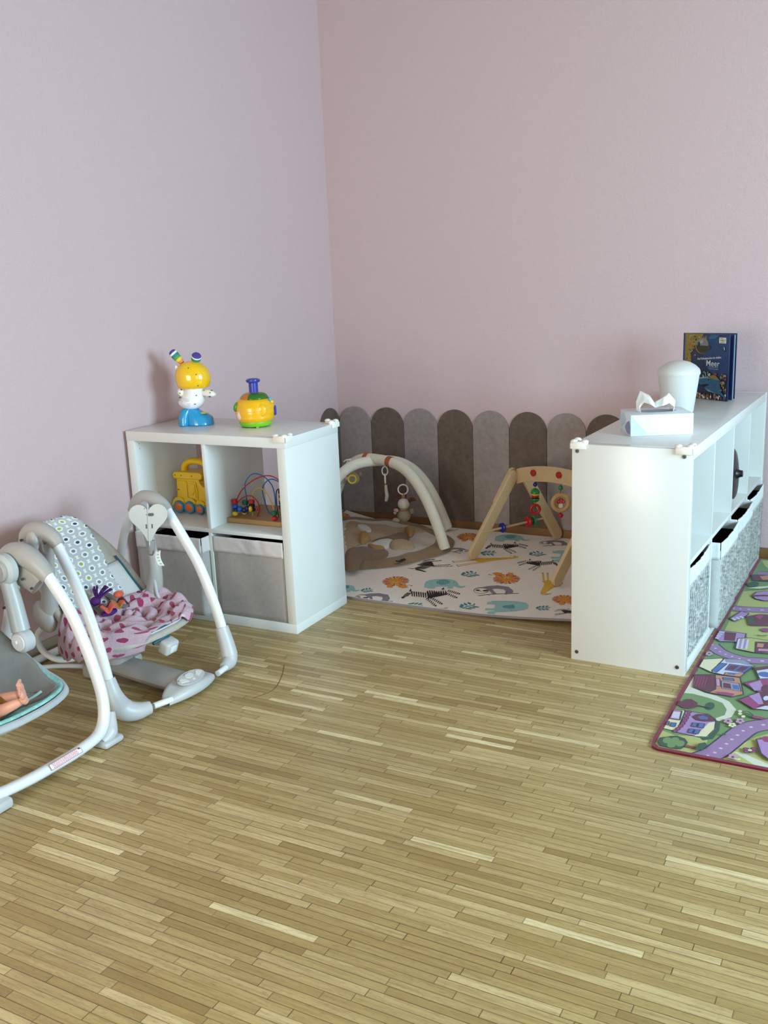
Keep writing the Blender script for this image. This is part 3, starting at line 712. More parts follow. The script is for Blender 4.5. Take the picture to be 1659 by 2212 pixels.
# outline in the side plane
b = MB(MK)
sidef = lambda u, v, q: (u, q, v)
b.prism([(.004, .03), (.22, .03), (.22, .10), (.145, .115), (.128, .132), (.128, .15), (.012, .150), (.012, .09), (.004, .05)], sidef, .075)
b.prism(rrect(.0, .15, .146, .176, .0145), lambda u, v, q: (u, -.008+q, v), .091)
o = b.build('truck_body', M_TY, t); k = o.modifiers.new('round', 'BEVEL'); k.width = .006; k.segments = 3; k.limit_method = 'ANGLE'
b = MB(MK)
b.prism(rrect(.016, .067, .056, .138, .008), lambda u, v, q: (u, -q, v), .004)
b.prism([(.076, .06), (.118, .06), (.12, .1), (.112, .134), (.076, .138)], lambda u, v, q: (u, -q, v), .004)
b.prism([(.084, .066), (.111, .066), (.112, .1), (.106, .126), (.084, .130)], lambda u, v, q: (u, -q-.004, v), .003)
b.ball((.098, -.008, .093), (.008, .004, .018), 12, 0, Matrix.Rotation(.5, 3, 'Y'))
o = b.build('door_relief', M_TY, t); k = o.modifiers.new('round', 'BEVEL'); k.width = .002; k.segments = 2; k.limit_method = 'ANGLE'
MB(MK).tube([(.032, .035, .168), (.038, .035, .195), (.062, .035, .213), (.1, .035, .217), (.14, .035, .208), (.16, .035, .172)], .0145, 14, flat=1.2, ref=(0, 1, 0)).build('carry_handle', M_TY, t)
for x, r in ((.024, .027), (.078, .027), (.130, .022), (.178, .022)):
    MB(MK).prism([(x-r-.008, .03)]+[(x+(r+.009)*math.cos(a), r+.004+(r+.010)*math.sin(a)) for a in (PI-PI*i/12 for i in range(13))]+[(x+r+.008, .03)], lambda u, v, q: (u, -q, v), .010).build('wheel_arch', M_TY, t)
    wh = MB(MK).lathe([(0, 0), (r, 0), (r, .016), (r*.9, .02), (r*.66, .02)], 28, Matrix.Translation((x, .002, r)) @ Matrix.Rotation(PI/2, 4, 'X')).build('wheel', M_TB_, t)
    MB(MK).lathe([(r*.68, .0), (r*.68, .019), (r*.5, .022), (0, .0225)], 24, Matrix.Translation((x, .002, r)) @ Matrix.Rotation(PI/2, 4, 'X')).build('hub', M_TO, wh)
for x, z in ((.014, .162), (.046, .162), (.10, .161), (.025, .1)): MB(MK).cyl((x, -.0085, z), .0022, .003, 'y', 8).build('screw_hole', M_BLK, t)

# bead maze
c0 = MA @ Vector((D_+CELL+T, 0, 0))
MZ = TR(.402, -1.556, ZS, .03) @ Matrix.Diagonal((1.12, 1.12, 1.12, 1))
t = thing('bead_maze', (.55, -1.45, ZS), 'wooden bead maze with looping coloured wires and beads', 'bead maze')
b = MB(MZ).prism([(0, 0), (.225, 0), (.262, .03), (.262, .2), (.24, .22), (0, .22)], lambda u, v, q: (u, v, q), .018)
o = b.build('base_board', woodmat('beech board', '#A07A4A', '#B88F5C', 'x'), t); k = o.modifiers.new('round', 'BEVEL'); k.width = .004; k.segments = 2; k.limit_method = 'ANGLE'
WIR = {n: mat('wire '+n, c, .4) for n, c in (('red', '#A01820'), ('blue', '#1F5FA8'), ('yellow', '#B59A22'), ('black', '#16181C'), ('green', '#1F6A34'))}
BEA = {n: plastic('bead '+n, c, .3) for n, c in (('red', '#B01C22'), ('blue', '#1F5FC0'), ('yellow', '#D8BE28'), ('navy', '#1B2456'), ('green', '#14603A'), ('black', '#15161A'))}
def wire(col, pts, r=.0021): MB(MZ).tube(pts, r, 8, sm=10).build('wire', WIR[col], t)
zB = .018
wire('red', [(.02, .03, zB), (.022, .03, .06), (.05, .04, .115), (.10, .06, .155), (.16, .07, .165), (.215, .07, .13), (.245, .06, .07), (.248, .05, zB)])
wire('red', [(.02, .03, zB), (.024, .03, .055), (.05, .035, .085), (.085, .04, .095), (.108, .045, .075), (.112, .05, .045), (.10, .05, zB)])
wire('blue', [(.045, .07, zB), (.045, .07, .08), (.043, .07, .13), (.07, .08, .165), (.11, .09, .158), (.14, .1, .12), (.148, .1, .06), (.14, .1, .022), (.124, .09, .026), (.116, .08, .07), (.118, .07, .12), (.15, .07, .152), (.19, .07, .146), (.225, .08, .11), (.232, .09, .06), (.235, .1, zB)])
wire('yellow', [(.08, .05, zB), (.08, .05, .07), (.09, .05, .105), (.12, .045, .125), (.15, .035, .118), (.18, .025, .085), (.196, .018, .05), (.20, .015, zB)])
wire('yellow', [(.13, .17, zB), (.13, .17, .12), (.14, .17, .155), (.17, .17, .165), (.2, .17, .15), (.24, .17, .148), (.25, .18, .1), (.25, .18, zB)])
wire('black', [(.185, .06, zB), (.18, .06, .07), (.182, .06, .11), (.195, .06, .122), (.21, .07, .1), (.2, .08, .05), (.22, .09, .03), (.24, .1, .06), (.24, .12, .1), (.2, .13, .12), (.18, .13, .1), (.21, .14, .08), (.245, .14, zB)])
wire('red', [(.14, .15, zB), (.16, .15, .08), (.2, .15, .14), (.235, .15, .18), (.245, .16, .12), (.248, .16, zB)])
def bead(col, c, r, h=None, ax='z'):
    b = MB(MZ); 
    if h: b.cyl(c, r, h, ax, 16, 0, .0025)
    else: b.ball(c, r, 14)
    b.build('bead', BEA[col], t)
for a in (('red', (.02, .03, .072), .0115, .017), ('blue', (.021, .03, .056), .011, .014), ('navy', (.022, .03, .042), .011, .013), ('yellow', (.024, .022, .029), (.0115, .009, .009)),
          ('green', (.045, .06, .064), .0115, .017), ('blue', (.041, .03, .046), .0105), ('navy', (.056, .035, .041), (.011, .01, .0105)), ('navy', (.066, .04, .047), .0105), ('yellow', (.052, .04, .03), (.009, .008, .007)),
          ('red', (.08, .05, .072), .0115, .015), ('black', (.08, .05, .057), .0115, .014), ('black', (.081, .05, .043), .0115, .013), ('yellow', (.084, .034, .048), (.007, .007, .011)),
          ('red', (.10, .05, .045), .006), ('green', (.198, .013, .047), .0115, .017), ('red', (.199, .013, .028), (.0115, .0115, .009)),
          ('red', (.226, .03, .062), .0115, .017), ('green', (.228, .03, .044), .013, .018), ('yellow', (.231, .03, .026), .012, .014),
          ('navy', (.130, .17, .085), .011, .016), ('green', (.130, .17, .067), .010, .014), ('black', (.130, .17, .045), .011, .016), ('red', (.147, .15, .078), .0105), ('yellow', (.144, .15, .062), .011, .012), ('green', (.143, .15, .048), .011, .012), ('navy', (.142, .15, .032), .011, .016)): bead(*a)
# ------------------------------------------------------------------ printed play mat in the corner
MX0, MX1, MY0, MY1, MTH = .03, 1.80, -1.205, -.018, .009
def mat_z(x, y):
    z = 0.0
    z += .030*max(0, (x-1.30)/.5)**1.6*max(0, (-.85-y)/.35)**1.2            # near right edge lifts off the floor
    z += .05*max(0, (.30-x)/.3)**1.4*max(0, (y+.35)/.33)**1.5                # far left corner rides up the wall
    return z
def mat_edge(x): return MY0+.006*math.sin(x*5)+.03*max(0, (x-1.25)/.5)**2
M_MAT = mat('cream foam mat', '#E6DDD2', .75, .02, 40, .0005, 250)
M_MATE = fabric('grey mat edging', '#8C8489')
b = MB()
NXm, NYm = 70, 44
def mfn(a, c, dz=0):
    x = MX0+(MX1-MX0)*a; y0 = mat_edge(x); y = y0+(MY1-y0)*c
    return Vector((x, y, mat_z(x, y)+.0008+dz))
b.grid(lambda a, c: mfn(a, c, MTH), NXm, NYm); b.grid(lambda a, c: mfn(a, c, 0), NXm, NYm)
def edge(fn, mi=1, n=70):
    A = [b.bm.verts.new(fn(i/n, 0)) for i in range(n+1)]; B = [b.bm.verts.new(fn(i/n, 1)) for i in range(n+1)]
    for i in range(n): f = b.bm.faces.new((A[i], A[i+1], B[i+1], B[i])); f.material_index = mi
E3 = .0012
edge(lambda s, h: mfn(s, 0, h*MTH)+Vector((0, -.001, 0))); edge(lambda s, h: mfn(s, 1, h*MTH)); edge(lambda s, h: mfn(0, s, h*MTH)); edge(lambda s, h: mfn(1, s, h*MTH))
# prints: every animal a set of small shapes inside the mat's own mesh
PM = {n: mat('mat print '+n, c, .75, .04, 60) for n, c in (('aqua', '#93BDB9'), ('teal', '#4F9397'), ('black', '#1C1718'), ('grey', '#807880'), ('white', '#E6DDD2'), ('orange', '#D68A22'), ('rust', '#BC5A34'), ('yellow', '#D6A93A'), ('leaf', '#3F8388'), ('red', '#A8322A'))}
PI_ = {n: i+2 for i, n in enumerate(PM)}
mlayer = [0]
def mdecal(poly, A, B, ink_, flip=1, sy=1.0):
    """poly in unit space, (0,0) sits on A and (1,0) on B, y to the left of A->B"""
    mlayer[0] += 1
    A = Vector(A[:2]); B = Vector(B[:2]); d = B-A; n = Vector((-d.y, d.x))*flip*sy; zz = .0006+(mlayer[0] % 40)*.00001
    pts = []
    for u, v in poly:
        p = A+d*u+n*v
        x = min(max(p.x, MX0+.004), MX1-.004); y = min(max(p.y, mat_edge(x)+.006), MY1-.004); pts.append((x, y))
    cl = [pts[0]]
    for q in pts[1:]:
        if (Vector(q)-Vector(cl[-1])).length > 1e-5: cl.append(q)
    if len(cl) > 2: b.flat(cl, lambda x, y: (x, y, mat_z(x, y)+.0008+MTH+zz), PI_[ink_])
def elephant(A, B, f=1, s=1.0):
    D = lambda p, i: mdecal(p, A, B, i, f, s)
    D([(.02, .0), (.0, .2), (.02, .36), (.12, .46), (.3, .5), (.55, .5), (.68, .44), (.76, .36), (.80, .24), (.84, .12), (.9, .08), (.97, .12), (1.0, .08), (.92, 0), (.82, .0), (.76, .06), (.7, .1), (.7, -.04), (.57, -.04), (.57, .06), (.4, .08), (.28, .06), (.27, -.04), (.1, -.04), (.08, .02)], 'aqua')
    D(ell(.44, .32, .16, .15, 20), 'teal')
    for k in range(6): D(stroke([(.32+k*.045, .22), (.34+k*.045, .32), (.32+k*.045, .42)], .010), 'aqua')
    D(ell(.70, .3, .012, .016, 8), 'black')
def lion(A, B, f=1, s=1.0):
    D = lambda p, i: mdecal(p, A, B, i, f, s)
    D([(.55, .1), (.62, -.12), (.78, -.2), (.95, -.12), (.86, -.02), (.82, .1)], 'orange'); D([(.2, .08), (.24, -.14), (.42, -.16), (.4, .05)], 'orange')
    D(stroke([(.8, 0), (.95, .05), (1.02, .0)], .02), 'rust'); D(ell(1.04, .0, .03, .03, 8), 'rust')
    for k in range(18):
        a = 2*PI*k/18; a2 = a+.22
        D([(.45+.2*math.cos(a), .36+.19*math.sin(a)), (.45+.44*math.cos(a), .36+.38*math.sin(a)), (.45+.46*math.cos((a+a2)/2), .36+.40*math.sin((a+a2)/2)), (.45+.44*math.cos(a2), .36+.38*math.sin(a2)), (.45+.2*math.cos(a2), .36+.19*math.sin(a2))], 'rust' if k % 2 else 'orange')
    for k in range(18):
        a = 2*PI*(k+.62)/18; D(stroke([(.45+.26*math.cos(a), .36+.25*math.sin(a)), (.45+.4*math.cos(a), .36+.36*math.sin(a))], .03), 'rust')
    D(ell(.45, .36, .23, .2, 18), 'orange'); D(ell(.45, .29, .12, .09, 12), 'yellow'); D(ell(.45, .34, .03, .018, 8), 'black')
    D(ell(.36, .40, .014, .014, 6), 'black'); D(ell(.54, .40, .014, .014, 6), 'black'); D(ell(.28, .5, .04, .03, 8), 'yellow'); D(ell(.62, .5, .04, .03, 8), 'yellow')
def zebra(A, B, f=1, s=1.0):
    """head at A, tail to B"""
    D = lambda p, i: mdecal(p, A, B, i, f, s)
    for k in range(3): D(stroke([(.0+k*.035, .08+k*.03), (.03+k*.035, .2), (.07+k*.03, .26)], .022), 'black')
    D(ell(.005, .1, .03, .035, 8), 'black'); D([(.08, .3), (.10, .4), (.13, .29)], 'black')
    for k in range(7): D([(.12+k*.042, .30-k*.008), (.145+k*.042, .31-k*.008), (.175+k*.042, .15-k*.008), (.16+k*.042, .13-k*.008)], 'black')
    for k in range(9): D([(.40+k*.042, .30+.05*math.sin(k)), (.425+k*.04, .33), (.50+k*.036, .10+k*.012), (.46+k*.036, .05+k*.015)], 'black')
    D([(.66, .36), (.70, .44), (.72, .36)], 'black')
    for (x0, y0, x1, y1) in ((.44, .06, .62, -.16), (.52, .08, .72, -.1), (.76, .24, .96, .1), (.80, .32, 1.0, .22)):
        for k in range(6):
            u = x0+(x1-x0)*k/6; v = y0+(y1-y0)*k/6; D(stroke([(u-.012, v-.03), (u+.012, v+.03)], .018), 'black')
        D(ell(x1, y1, .02, .022, 8), 'black')
def sloth(A, B, f=1, s=1.0):
    D = lambda p, i: mdecal(p, A, B, i, f, s)
    D(stroke([(.1, -.04), (.3, .02), (.6, .06), (1.0, .08)], .022), 'black'); D(stroke([(.3, .02), (.36, -.03)], .012), 'black')
    D(stroke([(.12, .28), (.3, .38), (.52, .42), (.72, .36), (.8, .2), (.78, .08)], .17), 'grey')
    D(stroke([(.36, .3), (.42, .14), (.48, .03)], .09), 'grey'); D(stroke([(.76, .3), (.74, .1), (.70, .03)], .08), 'grey')
    D(ell(.16, .24, .18, .17, 18), 'grey'); D(ell(.15, .22, .15, .13, 16), 'white'); D(ell(.08, .24, .055, .04, 12, -.4), 'black'); D(ell(.25, .22, .065, .04, 12, .3), 'black'); D(ell(.15, .19, .025, .015, 8), 'black')
def giraffe(A, B, f=1, s=1.0):
    """hooves at A, head at B"""
    D = lambda p, i: mdecal(p, A, B, i, f, s)
    D([(.34, .10), (.42, .16), (.52, .12), (.9, .02), (.92, -.02), (.5, -.02), (.38, -.06), (.33, .0)], 'yellow')
    for y0, y1 in ((.14, .10), (.09, .07), (-.04, .0), (-.09, -.04)): D(stroke([(.0, y0), (.36, y1)], .018), 'yellow'); D(ell(.0, y0, .014, .012, 6), 'black')
    D(ell(.95, .02, .05, .035, 12, .4), 'yellow'); D(stroke([(.93, .05), (.90, .09)], .012), 'yellow'); D(stroke([(.96, .05), (.95, .09)], .01), 'black')
    for k in range(8): D(stroke([(.5+k*.05, .05-k*.004), (.52+k*.05, .06-k*.004)], .016), 'rust')
def sprig(A, B, f=1, s=1.0):
    D = lambda p, i: mdecal(p, A, B, i, f, s)
    D(stroke([(.0, .0), (.4, .06), (.8, .0), (1, .1)], .05), 'leaf')
    for x, y, r in ((.1, .14, .6), (.3, .22, .6), (.55, .22, .7), (.8, .2, .7), (.2, -.12, -.6), (.45, -.12, -.7), (.7, -.14, -.6)): D(ell(x, y, .14, .07, 10, r), 'leaf')
_e, _l, _z, _s, _g, _p = elephant, lion, zebra, sloth, giraffe, sprig
def elephant(A, B, f=1, s=1.0): _e(A, B, f, s*1.35)
def lion(A, B, f=1, s=1.0): _l(A, B, f, s*1.35)
def zebra(A, B, f=1, s=1.0): _z(A, B, f, s*1.7)
def sloth(A, B, f=1, s=1.0): _s(A, B, f, s*1.35)
def giraffe(A, B, f=1, s=1.0): _g(A, B, f, s*1.2)
def sprig(A, B, f=1, s=1.0): _p(A, B, f, s*2.0)
elephant((0.9924, -0.9891), (1.1628, -0.9221)); elephant((1.3275, -1.0374), (1.3779, -1.2023), 1, 1.35); elephant((0.9928, -0.1866), (1.1586, -0.1258)); elephant((1.3319, -0.2380), (1.3850, -0.4320), 1, 1.3)
elephant((0.6340, -1.1824), (0.7559, -1.1343))
lion((0.8026, -0.2364), (0.9254, -0.1915)); lion((0.8044, -1.0311), (0.9270, -0.9831)); lion((1.3117, -0.6629), (1.1882, -0.7106)); lion((1.5750, -0.9860), (1.6787, -0.9445)); lion((0.0046, -0.1618), (0.1111, -0.1568))
zebra((0.9836, -1.1746), (1.2023, -1.0874)); zebra((1.0176, -0.3550), (1.2036, -0.2857)); zebra((1.4302, -0.4981), (1.2627, -0.5621), -1); zebra((0.9220, -0.7744), (0.9188, -0.5842)); zebra((1.7116, -1.1279),(1.6098, -1.0995), -1)
sloth((1.2331, -0.9965), (1.4069, -0.9276)); sloth((1.2341, -0.1944), (1.3767, -0.1417)); sloth((0.9424, -0.4486), (0.8215, -0.4413), -1); sloth((0.7940, -1.2600), (0.9587, -1.2136))
giraffe((0.9802, -0.6221), (1.2117, -0.4112)); giraffe((1.4352, -0.5995), (1.4943, -0.8930), 1, 1.2); giraffe((0.6521, -0.1354), (0.7333, -0.0452)); giraffe((1.1486, -1.3041), (1.2019, -1.1842))
for p, q in (((0.7663, -1.1302), (0.8022, -1.0911)), ((1.0871, -0.7722), (1.1278, -0.7066)), ((1.2599, -1.1683), (1.2922, -1.1030)), ((1.5399, -1.0776), (1.5897, -1.0503)), ((1.2578, -0.3636), (1.2947, -0.2986)), ((1.0191, -0.4199), (1.0873, -0.3892)), ((0.7936, -0.3158), (0.8047, -0.2754)), ((1.0301, -1.2232), (1.0939, -1.2070))): sprig(p, q)
o = b.build('play_mat', [M_MAT, M_MATE]+list(PM.values()), sharp=60)
tag(o, 'cream foam play mat printed with elephants, lions, zebras and sloths in the corner', 'play mat')

# ------------------------------------------------------------------ brown quilt and its two arches (one baby gym)
ZM = .0102
QC = Vector((.385, -.470)); QR = .452
t = thing('baby_gym', (QC.x, QC.y, ZM), 'round brown and cream quilted baby gym with two crossing padded white arches', 'baby gym')
def q_r(a): return QR*(1+.035*math.sin(3*a+1)+.02*math.sin(5*a)+.012*math.sin(11*a+2)+.035*math.cos(2*a+.9))
def q_p(r, a):
    R_q = q_r(a); x = QC.x+r*R_q*math.cos(a); y = QC.y+r*R_q*math.sin(a)
    y = min(y, -.030-.012*math.sin(x*9)); x = max(x, .022+.01*math.sin(y*8)); return x, y
def q_z(x, y, r):
    h = .020+.007*noise.noise(Vector((x*7, y*9, .3)))+.004*noise.noise(Vector((x*19, y*24, 2.3)))
    if r > .93: h *= max(0.12, math.sqrt(max(0, 1-((r-.93)/.07)**2)))
    h += .006*math.exp(-((r-.85)/.06)**2)
    return ZM+.002+max(h, .002)+mat_z(x, y)*.8
M_QB = fabric('brown plush', '#8C7458', .12, .002, 220, 25); M_QC = fabric('cream plush', '#C9BFB4', .06, .0015, 250); M_QT = fabric('tan plush', '#B09878', .1, .0015, 250); M_QD = fabric('mid brown plush', '#7F684F', .12, .0015, 250)
M_QW = fabric('white plush', '#D2CFCA', .05, .001); M_STR = mat('striped ribbon', '#A8814E', .8)
b = MB()
def qf(a, c): x, y = q_p(a, c*2*PI); return Vector((x, y, q_z(x, y, a)))
b.grid(qf, 26, 110, mif=lambda a, c: 1 if a < .80 else 0)
b.grid(lambda a, c: Vector((*q_p(.96+.04*a, c*2*PI), ZM+.001+(1-a)*.006+mat_z(*q_p(1, c*2*PI)))), 2, 110, 2)
bmesh.ops.remove_doubles(b.bm, verts=b.bm.verts[:], dist=1e-5)
b.build('quilt', [M_QB, M_QC, M_QW], t, sharp=70)
def applique(name, pts, m, puff=.008, hh=.004, parent=t):
    """soft raised patch on the quilt, pts = floor outline"""
    c = sum((Vector(p[:2]) for p in pts), Vector((0, 0)))/len(pts); P = smooth_path([(*p[:2], 0) for p in pts], 5, True)
    b = MB(); n = len(P)
    def zf(x, y, k): return q_z(x, y, .4)+hh+puff*math.sqrt(max(0, 1-k**2.4))
    def fn(a, k):
        p = P[int(round(k*n)) % n]; x = c.x+(p.x-c.x)*a; y = c.y+(p.y-c.y)*a; return Vector((x, y, zf(x, y, a)-(.006 if a > .99 else 0)))
    b.grid(fn, 8, n); bmesh.ops.remove_doubles(b.bm, verts=b.bm.verts[:], dist=1e-5)
    return b.build(name, m, parent, sharp=80)
applique('tan_patch', [(0.1361, -0.2256, 0.0000), (0.2025, -0.1736, 0.0000), (0.3279, -0.1387, 0.0000), (0.4463, -0.1896, 0.0000), (0.5437, -0.1182, 0.0000), (0.6559, -0.1777, 0.0000), (0.6243, -0.2507, 0.0000), (0.5264, -0.2861, 0.0000), (0.4839, -0.3707, 0.0000), (0.4264, -0.4427, 0.0000), (0.4202, -0.6248, 0.0000), (0.3983, -0.6644, 0.0000)], M_QT, .004, .002)
applique('tan_patch', [(0.3618, -0.3805, 0.0000), (0.5001, -0.3648, 0.0000), (0.5519, -0.3715, 0.0000), (0.5225, -0.4243, 0.0000), (0.4497, -0.4842, 0.0000)], M_QT, .006, .006)
applique('brown_arm_patch', [(0.4612, -0.5048, 0.0000), (0.4946, -0.4261, 0.0000), (0.5087, -0.3446, 0.0000), (0.5346, -0.2831, 0.0000), (0.5850, -0.3340, 0.0000), (0.6246, -0.4201, 0.0000), (0.5649, -0.4503, 0.0000), (0.4980, -0.4499, 0.0000)], M_QD, .014, .006)
applique('tan_pad_patch', [(0.5792, -0.5341, 0.0000), (0.5682, -0.4654, 0.0000), (0.6048, -0.4274, 0.0000), (0.6692, -0.4527, 0.0000), (0.7130, -0.5162, 0.0000), (0.6904, -0.5480, 0.0000), (0.6252, -0.5723, 0.0000)], M_QT, .018, .006)
applique('white_patch', [(0.4723, -0.5414, 0.0000), (0.4900, -0.4529, 0.0000), (0.5305, -0.4214, 0.0000), (0.5722, -0.4640, 0.0000), (0.5876, -0.5627, 0.0000), (0.5374, -0.5734, 0.0000)], M_QW, .010, .006)
applique('white_patch', [(0.2412, -0.2628, 0.0000), (0.2771, -0.2316, 0.0000), (0.3536, -0.3042, 0.0000), (0.3660, -0.3528, 0.0000), (0.3035, -0.3311, 0.0000)], M_QW, .012, .006)
applique('brown_ear_patch', [(0.4213, -0.6871, 0.0000), (0.4321, -0.6045, 0.0000), (0.4870, -0.5841, 0.0000), (0.5555, -0.6060, 0.0000), (0.6017, -0.5888, 0.0000), (0.6536, -0.6764, 0.0000), (0.6607, -0.7475, 0.0000), (0.6221, -0.7911, 0.0000), (0.5912, -0.8316, 0.0000), (0.6231, -0.9177, 0.0000), (0.5791, -0.9483, 0.0000)], M_QD, .012, .004)
applique('striped_ribbon_loop', [(0.3412, -0.4053, 0.0000), (0.3536, -0.3660, 0.0000), (0.4302, -0.4581, 0.0000), (0.4413, -0.5121, 0.0000), (0.4211, -0.5441, 0.0000)], M_STR, .02, .008)
applique('striped_ribbon_loop', [(0.5192, -0.2535, 0.0000), (0.5326, -0.2130, 0.0000), (0.5761, -0.2506, 0.0000), (0.6015, -0.3195, 0.0000), (0.5924, -0.3483, 0.0000)], M_STR, .022, .01)
applique('striped_ribbon_loop', [(0.4682, -0.5510, 0.0000), (0.5255, -0.5857, 0.0000), (0.5831, -0.5801, 0.0000), (0.5662, -0.6253, 0.0000), (0.5321, -0.6225, 0.0000)], M_STR, .014, .008)
M_EMB = mat('black embroidery thread', '#2A2524', .8)
# small curly embroidered word
p0, p1 = Vector((0.7425, -0.7883, 0.0000)), Vector((0.7616, -0.6948, 0.0000)); p0.z = p1.z = q_z(p0.x, p0.y, .4)+.004
b = MB(); d = (p1-p0); n = Vector((-d.y, d.x, 0))
word = [[(0, 0), (.1, -.12), (.3, -.1), (.42, .02)], [(.42, -.1), (.47, .22), (.54, -.08)], [(.44, .03), (.52, .04)], [(.58, -.06), (.60, .12), (.66, .1)], [(.60, .02), (.66, .0)], [(.70, -.05), (.72, .14), (.79, .1), (.72, .03), (.80, -.04)], [(.84, -.05), (.84, .14), (.92, .02), (.99, .16)]]
for w_ in word: b.tube([p0+d*u+n*v*1.3 for u, v in w_], .0014, 6, sm=4)
b.build('embroidered_word', M_EMB, t)
# arches
M_ARC = fabric('cream arch cover', '#D6D0C0', .04, .0012, 260)
AC = Vector((.43, -.345, 0)); HZ = .425
def arch(foot, c, hz, name, s0=-1.0):
    f = Vector((foot[0], foot[1], 0)); d = f-c; pts = []
    for i in range(25):
        s = i/24; a = PI*s; u = math.cos(a); pts.append(c+d*u*(1 if u > 0 else .90)+Vector((0, 0, .03+(hz-.03)*(1-abs(u)**3.0))))
    MB().tube(pts, .0262, 20, sm=2).build(name, M_ARC, t)
    return pts
a1 = arch((.853, -.470), AC, HZ, 'padded_arch')
a2 = arch((.690, -.095), Vector((.405, -.335, 0)), HZ-.012, 'padded_arch')
def arch_at(c, foot, hz, u):
    d = Vector((foot[0], foot[1], 0))-c; return c+d*u*(1 if u > 0 else .90)+Vector((0, 0, .03+(hz-.03)*(1-abs(u)**3.0)))
M_RIB = mat('rust ribbon', '#A4552C', .8, .2, 90); M_CHW = plastic('white plastic ring', '#E6E4DE', .35)
for u0, u1 in ((.12, .16), (-.42, -.38)) if False else ((.17, .235), (-.22, -.15)):
    MB().tube([arch_at(AC, (.853, -.47), HZ, u0+(u1-u0)*k/4) for k in range(5)], .0272, 20, sm=2).build('ribbon_band', M_RIB, t)
for fx, fy in ((.853, -.47), (.69, -.095)): MB().cyl((fx-.02, fy+.0, ZM+.007), .02, .012, 'z', 16, 0, .002).build('arch_foot', M_CHW, t)

def ring_pts(c, r, ax, n=18, sy=1.0, gap=0):
    ax = Vector(ax).normalized(); e1 = Vector((0, 0, 1)); e2 = ax.cross(e1)
    return [Vector(c)+e1*r*sy*math.cos(2*PI*i/n)+e2*r*math.sin(2*PI*i/n) for i in range(n)]
VD = Vector((-.487, .873, 0))
# hanging plush dog
pa = (0.5945, -0.3936, 0.3246); pa = Vector(pa)
top = pa
dog = Vector((top.x, top.y, 0))
t2 = thing('plush_dog', top, 'small plush dog with cream head hanging from the padded arch on a white ring', 'plush toy')
sc = 1/475.0
zr = top.z
def zpx(y): return top.z-(y-1043)*sc
MB().tube(ring_pts((dog.x, dog.y, zpx(1059)), .0245, VD), .0034, 10, closed=True, sm=3).build('hanging_ring', M_CHW, t2)
M_DH = fabric('cream dog plush', '#CFC8BA'); M_DB = fabric('beige dog plush', '#A08C72', .1); M_DE = fabric('dark brown plush', '#5E3F2A', .1); M_DPK = fabric('dusty pink plush', '#B78F86')
MB().box(dog.x-.008, dog.x+.008, dog.y-.003, dog.y+.003, zpx(1080), zpx(1069), .001).build('loop_tag', M_STR, t2)
MB().ball((dog.x, dog.y, zpx(1094)), (.0295, .028, .0285)).build('head', M_DH, t2)
rx = Vector((.873, .487, 0))
MB().tube([dog+rx*.024+Vector((0, 0, zpx(1089))), dog+rx*.04+Vector((0, 0, zpx(1084))), dog+rx*.062+Vector((0, 0, zpx(1085)))], [.008, .011, .006], 12).build('ear', M_DE, t2)
MB().tube([dog-rx*.024+Vector((0, .01, zpx(1089))), dog-rx*.04+Vector((0, .015, zpx(1086))), dog-rx*.055+Vector((0, .02, zpx(1088)))], [.007, .01, .006], 12).build('ear', M_DE, t2)
MB().ball((dog.x, dog.y, zpx(1122)), (.034, .032, .032)).build('body', M_DB, t2)
MB().lathe([(.02, -.004), (.021, 0), (.02, .004)], 24, Matrix.Translation((dog.x, dog.y, zpx(1106)))).build('collar', M_STR, t2)
MB().ball(dog+rx*.038+Vector((0, 0, zpx(1112))), (.013, .012, .015)).build('paw', M_DB, t2)
MB().ball(dog-rx*.036+Vector((0, -.01, zpx(1132))), (.02, .016, .012)).build('paw', M_DB, t2)
MB().ball(dog-rx*.034+Vector((0, -.01, zpx(1108))), (.014, .010, .010)).ball(dog-rx*.04+Vector((0, -.01, zpx(1114))), (.008, .006, .008)).build('little_doll', M_DPK, t2)
# link chain with soft strip
pc = Vector((0.4769, -0.3589, 0.3929))
t3 = thing('link_chain', pc, 'white link rings with a thin cream fabric strip hanging from the arch', 'rattle')
z0 = pc.z
MB().tube(ring_pts((pc.x, pc.y, z0-.022), .014, VD, 18, 1.6), .0032, 10, closed=True, sm=3).build('link_ring', M_CHW, t3)
MB().tube(ring_pts((pc.x, pc.y, z0-.062), .012, (.9, .35, 0), 18, 2.0), .0032, 10, closed=True, sm=3).build('link_ring', M_CHW, t3)
MB().box(pc.x-.005, pc.x+.005, pc.y-.003, pc.y+.003, z0-.098, z0-.084, .001).build('ribbon_end', M_RIB, t3)
MB().tube([pc+Vector((.002, 0, -.094)), pc+Vector((.003, 0, -.125)), pc+Vector((.006, 0, -.150)), pc+Vector((-.001, 0, -.178))], [.0065, .0075, .009, .0095, .007], 12).build('fabric_strip', M_DH, t3)
